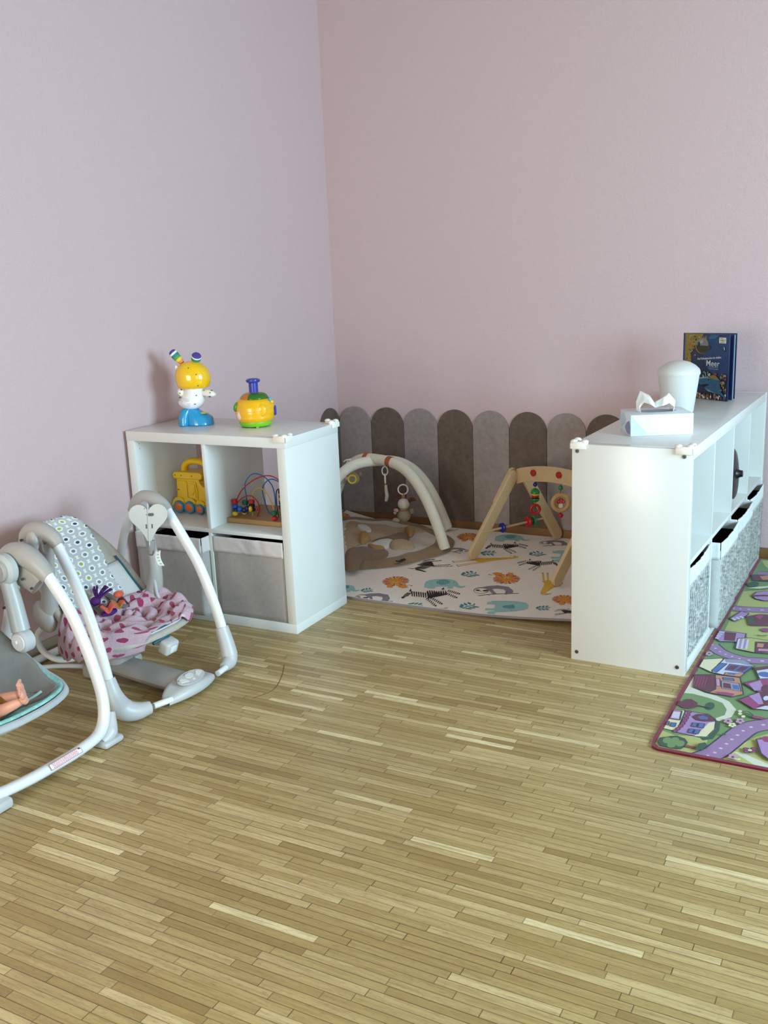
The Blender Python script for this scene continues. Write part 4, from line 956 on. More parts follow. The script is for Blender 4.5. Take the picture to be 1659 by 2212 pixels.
# rattle with yellow ring
pg = Vector((0.2509, -0.2921, 0.3790))
t4 = thing('ring_rattle', pg, 'soft brown clip-on toy with a yellow ringed mirror hanging at the arch top', 'rattle')
MB().tube(ring_pts(pg+Vector((0, -.02, .005)), .021, (-.3, .95, 0), 20, 1.25), .0032, 10, closed=True, sm=3).build('clip_ring', M_CHW, t4)
MB().tube([pg+Vector((-.035, -.03, .018)), pg+Vector((-.012, -.035, .030)), pg+Vector((.01, -.03, .028))], .0036, 10).build('clip_bar', M_CHW, t4)
b = MB(); b.tube([pg+Vector((0, -.005, -.015)), pg+Vector((0, -.005, -.05))], [.032, .014], 16, flat=.5, ref=VD, sm=0); b.ball(pg+Vector((.0, -.005, -.072)), (.040, .015, .034), 20); b.ball(pg+Vector((.043, 0, -.05)), (.009, .006, .013), 12)
b.build('soft_body', M_DB, t4)
pr_ = pg+Vector((.006, -.024, -.074))
MB().tube(ring_pts(pr_, .0205, VD, 20), .0048, 10, closed=True, sm=3).build('yellow_ring', plastic('yellow ring', '#D8C21E', .35), t4)
MB().cyl(pr_, .018, .003, VD, 24).build('mirror', mat('dull mirror', '#8F8478', .25, metal=.4), t4)
MB().ball(pr_-rx*.03+Vector((0, 0, .006)), (.009, .008, .011)).build('red_nose', M_DPK, t4)

# ------------------------------------------------------------------ wooden baby gym
M_BIR = woodmat('birch plywood', '#B79C74', '#C8AF88', 'z', .5)
GA = -.4465   # direction of the beam
G0 = Vector((1.157, -.267, 0)); gx = Vector((math.cos(GA), math.sin(GA), 0)); gy = Vector((-gx.y, gx.x, 0))
t = thing('wooden_baby_gym', G0+gx*.27, 'wooden A-frame baby gym with coloured beads hanging from an arched beam', 'baby gym')
def G(u, v, z): return G0+gx*u+gy*v+Vector((0, 0, z))
def plank(name, p0, p1, w0, thick, nrm, parent=t, mm=None):
    p0, p1 = Vector(p0), Vector(p1); d = (p1-p0); L = d.length; d.normalize(); nrm = Vector(nrm); nrm = (nrm-d*nrm.dot(d)).normalized(); s = nrm.cross(d)
    o = MB().prism(cap(0, 0, L, 0, w0, w0, 8), lambda u, v, q: p0+d*u+s*v+nrm*(q-thick/2), thick).build(name, mm or M_BIR, parent, sharp=30)
    k = o.modifiers.new('round', 'BEVEL'); k.width = .003; k.segments = 2; k.limit_method = 'ANGLE'; return o
LW, LT = .055, .02
LH = .372
for u in (0.0, .545):
    fl = plank('leg', G(u-.010, -.288, ZM+LW/2+.001), G(u-.010, -.03, LH), LW, LT, gx)
    bl = plank('leg', G(u+.012, .245, ZM+LW/2+.001), G(u+.012, .03, LH), LW, LT, gx)
    plank('hinge_plate', G(u-.0285, -.115, LH-.115), G(u-.0285, -.018, LH+.012), .05, .012, gx)
    b = MB()
    for k in (.2, .5, .8): q = Vector(G(u-.0285, -.115, LH-.115)).lerp(Vector(G(u-.0285, -.018, LH+.012)), k); b.cyl(q-gx*.0065, .004, .003, gx, 10)
    b.build('bolt', M_BLK, t)
# arched beam
b = MB(); n = 24; P = []
for i in range(n+1): u = -.01+.57*i/n; P.append((u, .375+.042*math.sin(PI*i/n)**.8+.028))
for i in range(n, -1, -1): u = -.01+.57*i/n; P.append((u, .330+.042*math.sin(PI*i/n)**.8))
o = b.prism(P, lambda u, v, q: G(u, -.008+q, v), .018).build('beam', woodmat('birch plywood beam', '#B79C74', '#C8AF88', 'x', .5), t)
k = o.modifiers.new('round', 'BEVEL'); k.width = .003; k.segments = 2; k.limit_method = 'ANGLE'
M_RED = plastic('red lacquer', '#A8161C', .3); M_GRN = plastic('green lacquer', '#157A3A', .3); M_DBL = plastic('navy lacquer', '#141F78', .3); M_YLW = plastic('yellow lacquer', '#D9B82A', .3); M_CORD = mat('dark cord', '#3A1A18', .8)
def bz(u): return .375+.042*math.sin(PI*(u+.01)/.57)**.8
for u in (.11, .275, .44): MB().cyl(G(u, -.0125, bz(u)-.002), .0155, .012, gy, 24, 0, .002).build('peg_cap', M_RED, t)
# low spindle with rings between the left legs
s0, s1 = G(-.0, -.235, .135), G(.012, .200, .135)
MB().tube([s0, s1], .0055, 10, sm=0).build('spindle', M_BIR, t)
for f_, m_, r, h in ((.28, M_DBL, .024, .018), (.66, M_RED, .0255, .022), (.74, M_GRN, .025, .018)):
    d = (s1-s0).normalized(); MB().cyl(s0.lerp(s1, f_), r, h, d, 24, 0, .006).build('spindle_ring', m_, t)
# hanging beads: things that hang from it
ub = .11; hb_ = G(ub, 0, 0)
t5 = thing('bead_strand', G(ub, 0, bz(ub)-.03), 'strand of green, yellow and red beads ending in a red ring under the wooden beam', 'hanging toy')
zt = bz(ub)-.035
MB().tube([G(ub, 0, zt), G(ub, 0, zt-.2)], .0012, 6, sm=0).build('cord', M_CORD, t5)
for z_, r_, h_, m_ in ((-.024, .0105, None, M_DBL), (-.059, .0215, 'dome', M_GRN), (-.0715, .0185, .009, M_YLW), (-.081, .0185, .010, M_RED), (-.0885, .017, .005, M_BLK), (-.094, .021, 'bowl', M_GRN)):
    c = G(ub, 0, zt+z_)
    if h_ is None: MB().ball(c, r_, 16).build('bead', m_, t5)
    elif h_ == 'dome': MB().lathe([(0, -.008), (r_, -.007), (r_, -.001), (r_*.8, .009), (r_*.4, .015), (0, .016)], 24, Matrix.Translation(c)).build('bead', m_, t5)
    elif h_ == 'bowl': MB().lathe([(0, -.016), (r_*.4, -.015), (r_*.8, -.009), (r_, 0), (r_*.95, .004), (0, .004)], 24, Matrix.Translation(c)).build('bead', m_, t5)
    else: MB().cyl(c, r_, h_, 'z', 24, 0, .003).build('bead', m_, t5)
MB().tube(ring_pts(G(ub, 0, zt-.144), .0205, VD, 24), .0068, 12, closed=True, sm=2).build('red_ring', M_RED, t5)
uc = .275
t6 = thing('mushroom_ring', G(uc, 0, bz(uc)-.03), 'natural wooden ring with a red toadstool inside hanging below a green bead', 'hanging toy')
zt = bz(uc)-.035
MB().tube([G(uc, 0, zt), G(uc, 0, zt-.06)], .0012, 6, sm=0).build('cord', M_CORD, t6)
MB().ball(G(uc, 0, zt-.028), .0115, 16).build('bead', M_GRN, t6)
rc = G(uc, 0, zt-.098)
MB().tube(ring_pts(rc, .036, VD, 28), .0105, 14, closed=True, sm=2).build('wooden_ring', woodmat('beech ring', '#A98452', '#BD9A66', 'x'), t6)
MB().tube([G(uc, 0, zt-.145), G(uc, 0, zt-.17)], .0012, 6, sm=0).ball(G(uc, 0, zt-.158), .012, 16).build('bead', M_RED, t6)
mf = lambda u, v, q: rc+rx*u+Vector((0, 0, v))+VD*(q-.003)
MB().prism([(-.019, 0), (-.014, .012), (-.002, .021), (.010, .018), (.019, .006), (.02, .0), (.01, -.003), (-.01, -.004)], mf, .006).build('toadstool_cap', M_RED, t6)
b = MB().prism([(-.007, -.003), (.008, -.003), (.009, -.02), (.0, -.026), (-.010, -.02)], mf, .006)
for x, z in ((-.009, .006), (.002, .012), (.011, .005), (.0, .003)): b.cyl(rc+rx*x+Vector((0, 0, z))-VD*.0035, .0022, .0015, VD, 8)
b.build('toadstool_stem', mat('cream wood', '#D8CDBA', .5), t6)
MB().tube([rc+rx*.008+Vector((0, 0, .030)), rc-rx*.016+Vector((0, 0, .02)), rc-rx*.022+Vector((0, 0, -.005)), rc-rx*.012+Vector((0, 0, -.026))], .003, 8).build('gnome_cutout', mat('pale brown wood', '#A07C50', .6), t6)

# ------------------------------------------------------------------ town play rug
RG = {n: mat('rug '+n, c, .9, .05, 220, .0012, 700, .1, sheen=.2) for n, c in (('green', '#668852'), ('lime', '#AAB068'), ('road', '#906F9C'), ('outline', '#2B1F33'), ('dash', '#C6B4DA'), ('cream', '#CBD0BE'), ('maroon', '#5C1034'), ('magenta', '#8E2C68'), ('lilac', '#A37FB8'), ('blue', '#3C5FA6'), ('dgreen', '#234A33'), ('tan', '#B58064'), ('pale', '#D8D4B0'), ('white', '#C3C6DE'), ('pink', '#C08BB0'), ('trunk', '#83383A'), ('grey', '#8C8CA4'), ('border', '#761430'))}
RI = {n: i for i, n in enumerate(RG)}
RX0, RX1, RY0, RY1 = 2.222, 3.30, -2.035, -.03
ZR = .0065
b = MB()
out = [(RX0, RY1), (RX0, -1.97), (RX0+.008, RY0+.014), (RX0+.03, RY0+.0), (RX1-.02, RY0), (RX1, RY0+.02), (RX1, RY1)]
b.prism(out[::-1], lambda u, v, q: (u, v, .0006+q), ZR-.0006, RI['border'])
inn = [(RX0+.013, RY1-.012), (RX0+.013, -1.97), (RX0+.018, RY0+.024), (RX0+.036, RY0+.013), (RX1-.03, RY0+.013), (RX1-.013, RY0+.03), (RX1-.013, RY1-.012)]
rl = [0]
def rp(poly, k):
    rl[0] += 1; z = ZR+.0002+rl[0]*.000012; pts = []
    for p in poly:
        x = min(max(p[0], RX0+.014), RX1-.014); y = min(max(p[1], RY0+.014), RY1-.013)
        if not pts or (Vector(pts[-1])-Vector((x, y))).length > 1e-5: pts.append((x, y))
    if len(pts) > 2:
        try: b.flat(pts, lambda x, y: (x, y, z), RI[k])
        except ValueError: pass
rp(inn, 'green')
def rs(poly, k, w=.0045, closed=True):
    P = list(poly)+([poly[0], poly[1]] if closed else [])
    for p, q in zip(P, P[1:]): rp(cap(p[0], p[1], q[0], q[1], w, w, 2), k)
def ro(poly, k, w=.0045): rp(poly, k); rs(poly, 'outline', w)
def rroad(pts, w, dash=True):
    P = [tuple(v)[:2] for v in smooth_path([(p[0], p[1], 0) for p in pts], 8)]
    rp(stroke(P, w+.01), 'outline'); rp(stroke(P, w), 'road')
    if dash:
        acc = 0
        for i in range(0, len(P)-2, 4): rp(stroke(P[i:i+2], .009), 'dash')
rp([(2.2244, -2.0022), (2.2304, -1.9170), (2.2746, -1.9317), (2.3297, -1.9148), (2.3653, -1.9102), (2.3697, -2.0090), (2.3533, -2.0302), (2.3004, -2.0329), (2.2505, -2.0268)], 'lime')
rp([(2.4163, -2.0396), (2.4405, -1.9634), (2.4600, -1.9048), (2.4868, -1.8490), (2.5301, -1.7998), (2.5622, -2.0399)], 'lime')
rp([(2.2517, -1.0407), (2.2494, -0.9174), (2.2378, -0.8039), (2.2949, -0.7835), (2.3912, -0.7620), (2.4312, -1.0606), (2.3392, -1.0640), (2.3259, -1.0281)], 'lime')
rp([(2.2449, -0.7257), (2.2394, -0.5393), (2.3514, -0.4648), (2.3826, -0.6980), (2.2856, -0.7246)], 'lime')
rp([(2.2305, -1.6293), (2.2339, -1.4823), (2.2504, -1.5704), (2.2925, -1.6026), (2.3342, -1.6114), (2.3749, -1.6376), (2.4045, -1.6884), (2.4004, -1.7477), (2.3683, -1.7954), (2.3595, -1.7736), (2.3802, -1.7403), (2.3787, -1.6997), (2.3590, -1.6574), (2.3159, -1.6370), (2.2633, -1.6242)], 'cream')
rp([(2.4443, -1.9687), (2.4632, -1.9603), (2.5586, -2.0123), (2.5635, -2.0490), (2.5076, -2.0253)], 'cream')
rp([(2.2425, -0.0653), (2.2678, -0.1452), (2.2841, -0.1739), (2.3111, -0.1636), (2.2953, -0.0453)], 'lime')
rroad([(2.3679, -2.0443), (2.3968, -1.9969), (2.4172, -1.9311), (2.4355, -1.8642), (2.4607, -1.7962), (2.5219, -1.7381)], .062)
rroad([(2.2332, -1.1772), (2.2716, -1.2337), (2.3169, -1.2634), (2.3727, -1.2769), (2.4574, -1.2568)], .048)
rroad([(2.2369, -0.7634), (2.2905, -0.7555), (2.3873, -0.7328)], .055)
rroad([(2.2533, -0.2627), (2.3245, -0.2637)], .05, False)
rp([(2.3430, -1.9201), (2.3640, -1.9033), (2.3717, -1.8470), (2.3637, -1.7878), (2.3766, -1.7901), (2.3843, -1.8490), (2.3778, -1.9121), (2.3547, -1.9333)], 'dgreen')
rp(ell(*[(2.3274, -1.6968)][0], .014, .03), 'dgreen')
ro([(2.2266, -1.7618), (2.2641, -1.7538), (2.2790, -1.7927), (2.2720, -1.9063), (2.2289, -1.9038)], 'pale')
ro([(2.2683, -1.7579), (2.3355, -1.7557), (2.3594, -1.7817), (2.3664, -1.8104), (2.3675, -1.8411), (2.3620, -1.8930), (2.3423, -1.9167), (2.2750, -1.9126)], 'lilac')
rp([(2.3470, -1.8150), (2.3625, -1.7979), (2.3688, -1.8482), (2.3584, -1.9058), (2.3268, -1.9161), (2.3403, -1.8608)], 'pale')
for c in ([(2.2799, -1.7636)],[(2.2806, -1.7855)],[(2.2810, -1.8081)],[(2.2807, -1.8275)],[(2.2798, -1.8485)],[(2.2779, -1.8689)],[(2.2746, -1.8898)],[(2.2706, -1.9069)]): ro(ell(*c[0], .0065, .011, 12), 'magenta', .002)
ro([(2.2307, -1.7726), (2.2588, -1.7670), (2.2663, -1.8306), (2.2361, -1.8318)], 'pink'); rp([(2.2371, -1.7823), (2.2564, -1.7780), (2.2610, -1.8209), (2.2408, -1.8241)], 'white')
ro([(2.2967, -1.7931), (2.3065, -1.7709), (2.3304, -1.7621), (2.3594, -1.7817), (2.3593, -1.7977), (2.3335, -1.8106), (2.3115, -1.8108)], 'maroon', .003); rp([(2.3102, -1.7888), (2.3230, -1.7734), (2.3403, -1.7805), (2.3388, -1.7972), (2.3224, -1.8020)], 'blue')
for q in ([(2.3051, -1.8334), (2.3188, -1.8313), (2.3196, -1.8583), (2.3066, -1.8602)],[(2.3231, -1.8294), (2.3384, -1.8274), (2.3396, -1.8572), (2.3244, -1.8586)],[(2.3050, -1.8779), (2.3184, -1.8751), (2.3179, -1.9027), (2.3052, -1.9038)],[(2.3218, -1.8766), (2.3352, -1.8738), (2.3346, -1.9014), (2.3212, -1.9035)],[(2.2286, -1.8551), (2.2415, -1.8527), (2.2436, -1.8786), (2.2305, -1.8796)],[(2.2480, -1.8585), (2.2624, -1.8561), (2.2637, -1.8830), (2.2493, -1.8823)]): ro(q, 'blue', .0025)
rp(stroke([(2.2472, -1.7060), (2.2876, -1.7099), (2.3336, -1.7126)], .006), 'outline'); rp([(2.2310, -1.7302), (2.2276, -1.6928), (2.2472, -1.7060), (2.2515, -1.6798), (2.2665, -1.6716), (2.2904, -1.6915), (2.2938, -1.7241), (2.2782, -1.7435), (2.2557, -1.7449), (2.2433, -1.7334)], 'maroon')
rp(cap(*[(2.3149, -1.9895)][0], *[(2.3618, -1.9914)][0], .014, .010), 'trunk')
ro([(2.2412, -1.9947), (2.2426, -1.9683), (2.2587, -1.9574), (2.2688, -1.9470), (2.2825, -1.9394), (2.3059, -1.9476), (2.3179, -1.9680), (2.3139, -1.9986), (2.3085, -2.0152), (2.2908, -2.0174), (2.2880, -2.0314), (2.2726, -2.0170), (2.2545, -2.0179)], 'dgreen', .003)
for c in ([(2.2634, -1.9775)],[(2.2830, -1.9689)],[(2.3013, -1.9826)],[(2.2806, -1.9990)]): rp(ell(*c[0], .012, .02, 12), 'green')
ro([(2.2362, -1.4765), (2.2974, -1.4503), (2.3210, -1.5676), (2.3057, -1.6014), (2.2534, -1.5765)], 'maroon')
for k in range(5):
    a = [(2.2445, -1.4827), (2.2520, -1.5697)]; rp(stroke([(a[0][0]+k*.0085, a[0][1]), (a[1][0]+k*.0085, a[1][1])], .0022), 'magenta')
ro([(2.2978, -1.4522), (2.3757, -1.4460), (2.4065, -1.5739), (2.3791, -1.6052), (2.3057, -1.6014), (2.3210, -1.5676)], 'tan')
ro([(2.3251, -1.4943), (2.3803, -1.4941), (2.3966, -1.5531), (2.3369, -1.5535)], 'grey', .003); ro([(2.3237, -1.4653), (2.3571, -1.4606), (2.3631, -1.4799), (2.3296, -1.4848)], 'blue', .003); ro([(2.3055, -1.4827), (2.3186, -1.4809), (2.3313, -1.5412), (2.3179, -1.5414)], 'pink', .003); rp([(2.3203, -1.5906), (2.3516, -1.5798), (2.3817, -1.5820), (2.3785, -1.6019), (2.3393, -1.6030)], 'magenta')
rp([(2.3338, -1.5085), (2.3558, -1.5084), (2.3657, -1.5465), (2.3406, -1.5464)], 'maroon'); rp([(2.3632, -1.5126), (2.3816, -1.5122), (2.3903, -1.5450), (2.3704, -1.5445)], 'blue')
ro([(2.2361, -1.3345), (2.2946, -1.3004), (2.3062, -1.3331), (2.2927, -1.3491), (2.2840, -1.4384), (2.2355, -1.4040)], 'pale')
ro([(2.3003, -1.3022), (2.3606, -1.2893), (2.4031, -1.3329), (2.3798, -1.4084), (2.3737, -1.4439), (2.3240, -1.4439), (2.2837, -1.4366), (2.2940, -1.3465)], 'white')
rp([(2.3010, -1.3040), (2.3606, -1.2893), (2.4031, -1.3329), (2.3960, -1.3360), (2.3559, -1.3255), (2.3114, -1.3340)], 'grey')
ro([(2.2950, -1.3460), (2.3174, -1.3438), (2.2994, -1.4328), (2.2804, -1.4251)], 'blue', .003); ro([(2.3254, -1.3435), (2.3980, -1.3381), (2.3805, -1.4022), (2.3198, -1.4014)], 'blue', .003); rp([(2.3304, -1.3516), (2.3562, -1.3488), (2.3462, -1.3931), (2.3252, -1.3921)], 'maroon'); rp([(2.3634, -1.3498), (2.3874, -1.3477), (2.3739, -1.3932), (2.3530, -1.3922)], 'maroon')
ro([(2.3252, -1.4218), (2.3830, -1.4070), (2.3750, -1.4415), (2.3240, -1.4439)], 'tan', .003); rp([(2.3339, -1.4221), (2.3574, -1.4180), (2.3566, -1.4339), (2.3310, -1.4350)], 'blue')
ro([(2.2335, -1.0361), (2.3286, -1.0329), (2.3352, -1.1211), (2.2558, -1.1472), (2.2354, -1.1187)], 'lilac'); rp([(2.2563, -1.0448), (2.2957, -1.0406), (2.3043, -1.1248), (2.2678, -1.1307)], 'maroon')
for k in range(4): rp([(2.2373, -1.0466), (2.2563, -1.0448), (2.2547, -1.0575), (2.2358, -1.0593)], 'white') if k == 0 else rp([(x-.002*k, y-.022*k) for x, y in [(2.2373, -1.0466), (2.2563, -1.0448), (2.2547, -1.0575), (2.2358, -1.0593)]], 'white')
ro([(2.3102, -1.0935), (2.3521, -1.0703), (2.4334, -1.0769), (2.4494, -1.1970), (2.3835, -1.2086), (2.3194, -1.1972)], 'lime')
for k in range(5): rp([(x+.0075*k, y+.001*k) for x, y in [(2.3118, -1.0986), (2.3178, -1.0938), (2.3268, -1.1886), (2.3199, -1.1915)]], 'white' if k % 2 == 0 else 'lilac')
ro([(2.3723, -1.1057), (2.4344, -1.0844), (2.4481, -1.1869), (2.3855, -1.2077)], 'maroon'); rp([(2.3805, -1.1159), (2.4019, -1.1126), (2.4038, -1.1509), (2.3842, -1.1535)], 'tan'); rp([(2.3917, -1.1670), (2.4219, -1.1598), (2.4248, -1.1804), (2.3930, -1.1883)], 'pink')
ro([(2.2475, -0.8950), (2.2731, -0.7977), (2.3040, -0.8106), (2.2988, -0.8456), (2.2695, -0.9194)], 'lilac')
for k in range(3): rp([(x+.011*k, y+.017*k) for x, y in [(2.2537, -0.8964), (2.2590, -0.8813), (2.2742, -0.9009), (2.2683, -0.9122)]], 'white')
rp([(2.2998, -0.8517), (2.3248, -0.8219), (2.3419, -0.8045), (2.3954, -0.7933), (2.4116, -0.9139), (2.3503, -0.9390), (2.3240, -0.9436)], 'maroon'); rp([(2.3313, -0.8389), (2.3425, -0.8082), (2.3601, -0.8207), (2.3506, -0.8633)], 'magenta'); rp([(2.3082, -0.8677), (2.3258, -0.8541), (2.3386, -0.9127), (2.3213, -0.9260)], 'dgreen'); rp(ell(*[(2.3890, -0.9697)][0], .02, .02), 'magenta')
rp(stroke([(2.3665, -1.0351), (2.3835, -1.0363), (2.4004, -1.0246)], .006), 'dgreen')
ro([(2.2816, -0.5925), (2.2906, -0.5416), (2.3200, -0.5120), (2.3572, -0.5078), (2.3729, -0.6252), (2.3339, -0.6380), (2.2992, -0.6261)], 'lilac'); rp(stroke([(2.2861, -0.5950), (2.3249, -0.5753), (2.3653, -0.5680)], .02), 'maroon')
ro([(2.2377, -0.3072), (2.3009, -0.2943), (2.3304, -0.3075), (2.3386, -0.3687), (2.2546, -0.3887)], 'maroon'); rp([(2.2710, -0.3223), (2.3009, -0.2943), (2.3096, -0.3560), (2.2908, -0.3682)], 'tan'); rp([(2.2344, -0.4410), (2.2606, -0.3991), (2.2824, -0.4144), (2.2828, -0.4611), (2.2515, -0.4811)], 'dgreen')
rp([(2.2469, -0.5059), (2.2880, -0.4668), (2.3466, -0.4283), (2.3495, -0.4503), (2.2923, -0.4957)], 'cream')
ro([(2.4067, -1.3495), (2.4441, -1.3186), (2.4801, -1.2983), (2.4956, -1.4184), (2.4354, -1.4395)], 'white'); rp([(2.4067, -1.3495), (2.4441, -1.3186), (2.4801, -1.2983), (2.4838, -1.3267), (2.4452, -1.3431), (2.4150, -1.3708)], 'maroon'); rp(ell(*[(2.4453, -1.3921)][0], .022, .022), 'blue')
ro([(2.3934, -1.4885), (2.4410, -1.4323), (2.4935, -1.4023), (2.5107, -1.5351), (2.4581, -1.5498), (2.4322, -1.5288)], 'magenta'); rp([(2.4094, -1.4882), (2.4383, -1.4477), (2.4614, -1.5162), (2.4341, -1.5370)], 'lilac'); ro(ell(*[(2.4648, -1.5057)][0], .014, .03), 'maroon', .003)
ro([(2.4008, -1.6220), (2.4506, -1.5433), (2.5078, -1.5124), (2.5238, -1.6364), (2.4544, -1.6750)], 'maroon'); rp([(2.4020, -1.6258), (2.4253, -1.5896), (2.4656, -1.6450), (2.4541, -1.6734)], 'magenta'); rp([(2.4246, -1.5855), (2.4495, -1.5464), (2.4739, -1.6262), (2.4613, -1.6368)], 'lilac'); rp([(2.4567, -1.6698), (2.4804, -1.6386), (2.5217, -1.6206), (2.5268, -1.6598)], 'white')
ro(ell(*[(2.4754, -1.5810)][0], .01, .02), 'white', .003)
for c in ([(2.3981, -1.7886)],[(2.4298, -1.7747)],[(2.4490, -2.0100)],[(2.2459, -1.2825)]): 
    for k in range(5): rp(ell(c[0][0]+.008*math.cos(k*1.257), c[0][1]+.012*math.sin(k*1.257), .005, .008, 8), 'pink')
    rp(ell(*c[0], .004, .006, 8), 'dgreen')
for c in ([(2.4138, -1.8114)],[(2.4644, -2.0281)]):
    for k in range(5): rp(ell(c[0][0]+.007*math.cos(k*1.257), c[0][1]+.010*math.sin(k*1.257), .0045, .007, 8), 'pale')
for q in ([(2.4625, -1.7285), (2.4422, -1.7172), (2.4218, -1.7261)],[(2.4627, -1.7300), (2.4417, -1.7336), (2.4336, -1.7412)],[(2.4625, -1.7285), (2.4427, -1.7007), (2.4189, -1.7086)]): rp(stroke(q, .005), 'dgreen'); rp(ell(*q[-1], .006, .009, 8), 'pale')
rp(cap(*[(2.4660, -1.7310)][0], *[(2.4873, -1.7296)][0], .018, .012), 'magenta')
for c in ([(2.4743, -1.9483)],[(2.4938, -1.9535)],[(2.4782, -1.9640)],[(2.4932, -1.9399)]): ro(ell(*c[0], .008, .008, 10), 'magenta', .0025)
rp(ell(*[(2.4851, -1.9526)][0], .006, .006, 8), 'pale')
ro([(2.4905, -1.8782), (2.5504, -1.8428), (2.5691, -1.9878), (2.5373, -1.9853), (2.5145, -1.9581)], 'lilac'); rp([(2.5009, -1.8648), (2.5077, -1.8508), (2.5353, -1.8385), (2.5413, -1.8830), (2.5126, -1.8850)], 'magenta')
rp(ell(*[(2.4026, -1.8825)][0], .006, .008, 8), 'dgreen'); rp([(2.2329, -1.4433), (2.2410, -1.4399), (2.2422, -1.4542), (2.2341, -1.4577)], 'dgreen'); rp([(2.3467, -2.0123), (2.3497, -1.9683), (2.3649, -1.9543), (2.3742, -1.9717), (2.3657, -2.0038)], 'dgreen')

# the far side of the rug, past the photo's edge, repeats the same print
rroad([(2.62, -2.0), (2.75, -1.8), (2.95, -1.75), (3.25, -1.85)], .09); rroad([(2.55, -1.0), (2.9, -1.05), (3.25, -.9)], .08)
for x, y in ((2.75, -1.4), (3.05, -1.35), (2.8, -.6), (3.1, -.5)):
    ro([(x-.1, y), (x+.1, y), (x+.1, y+.1), (x, y+.17), (x-.1, y+.1)], 'lilac'); rp([(x-.06, y+.02), (x-.02, y+.02), (x-.02, y+.07), (x-.06, y+.07)], 'blue'); rp([(x+.02, y), (x+.06, y), (x+.06, y+.07), (x+.02, y+.07)], 'maroon')
o = b.build('play_rug', list(RG.values()), sharp=60)
tag(o, 'colourful town play rug with purple roads and houses and a dark red border', 'rug')
# ------------------------------------------------------------------ baby swings (both face the room, right)
M_BEI = fabric('beige grey seat fabric', '#B3ADA2', .06, .0008); M_LIN = fabric('pale seat lining', '#C9CBC8', .03); M_TEAL = mat('dark teal piping', '#1F5560', .6)
M_HEX = hex_print('hexagon print'); M_STRAP = mat('grey webbing', '#7E7A7B', .8, .05, 400, .0004, 900)
def seat_shell(prof, hw, lift, toe=.78):
    P = smooth_path([(x, 0, z) for x, z in prof], 8); n = len(P)-1
    def lerp(tab, a):
        k = a*(len(tab)-1); i = min(int(k), len(tab)-2); return tab[i]+(tab[i+1]-tab[i])*(k-i)
    def C(a):
        k = a*n; i = min(int(k), n-1); return P[i].lerp(P[i+1], k-i)
    def N(a):
        d = (C(min(1, a+.02))-C(max(0, a-.02))).normalized(); return Vector((-d.z, 0, d.x))
    def S(a, v, up_=0.0):
        c = C(a); w = lerp(hw, a)*(math.sqrt(max(.02, 1-((a-toe)/(1.004-toe))**2.4)) if a > toe else 1)*(math.sqrt(max(.05, 1-((.10-a)/.115)**2)) if a < .10 else 1); l = lerp(lift, a); return c+Vector((0, w*v, 0))+N(a)*(l*abs(v)**2.6+up_)
    return S
def side_leg(t, pts, r=.0205, flat=.72, name='leg_tube', m=None): return MB().tube(pts, r, 16, sm=8, flat=flat, ref=(0, 1, 0)).build(name, m or M_SWW, t)

# ---- swing by the shelf
T1 = thing('baby_swing', (.42, -2.26, 0), 'grey baby swing with hexagon print seat and pink blanket, beside the small shelf', 'baby swing', 'baby swings by the left wall')
YF1, YN1 = -2.02, -2.50
side_leg(T1, [(.508, YF1, .560), (.575, YF1, .462), (.633, YF1, .368), (.684, YF1-.002, .245), (.722, YF1-.005, .125)])
side_leg(T1, [(.475, YN1, .553), (.535, YN1-.004, .445), (.590, YN1-.012, .335), (.630, YN1-.020, .225), (.658, YN1-.026, .118)])
side_leg(T1, [(.345, YF1, .545), (.298, YF1, .46), (.268, YF1, .38), (.200, YF1, .2), (.11, YF1, .03)], .017)
side_leg(T1, [(.325, YN1, .545), (.285, YN1, .46), (.245, YN1, .36), (.185, YN1, .2), (.10, YN1, .03)], .017)
MB().tube([(.11, YF1, .03), (.075, YF1-.03, .022), (.06, YF1-.1, .02), (.06, YN1+.1, .02), (.07, YN1+.03, .022), (.10, YN1, .03)], .0145, 12, sm=6).build('rear_bar', M_SWW, T1)
for y, dx in ((YF1, .0), (YN1, -.028)):
    MB().tube([(.345+dx*.7, y, .540), (.370+dx, y, .574), (.406+dx, y, .594), (.450+dx, y, .593), (.487+dx, y, .577), (.512+dx*1.1, y, .553)], [.019, .025, .029, .029, .027, .023], 20, sm=6, flat=.85, ref=(0, 1, 0)).build('hub_arch', M_SWG, T1)
MB().tube([(.388, YF1-.005, .575), (.44, YF1-.005, .575)], [.028, .032], 16, sm=0, flat=.7, ref=(0, 1, 0)).ball((.43, YF1-.028, .567), (.022, .022, .026), 18).build('hub_cap', M_SWG, T1)
nh = MB(); nh.tube([(.36, YN1+.004, .572), (.43, YN1+.004, .56)], [.034, .042], 18, sm=0, flat=.6, ref=(0, 1, 0)); nh.build('motor_housing', M_SWG, T1)
MB().ball((.394, YN1-.024, .563), (.0255, .014, .036), 24).build('hub_cap', plastic('hub cap grey', '#AFACA8', .35), T1)
b = MB()
for x, z in ((.345, .565), (.452, .566)): b.cyl((x, YN1-.027, z), .0045, .006, 'y', 12, 0, .001)
b.build('screw', M_SC, T1)
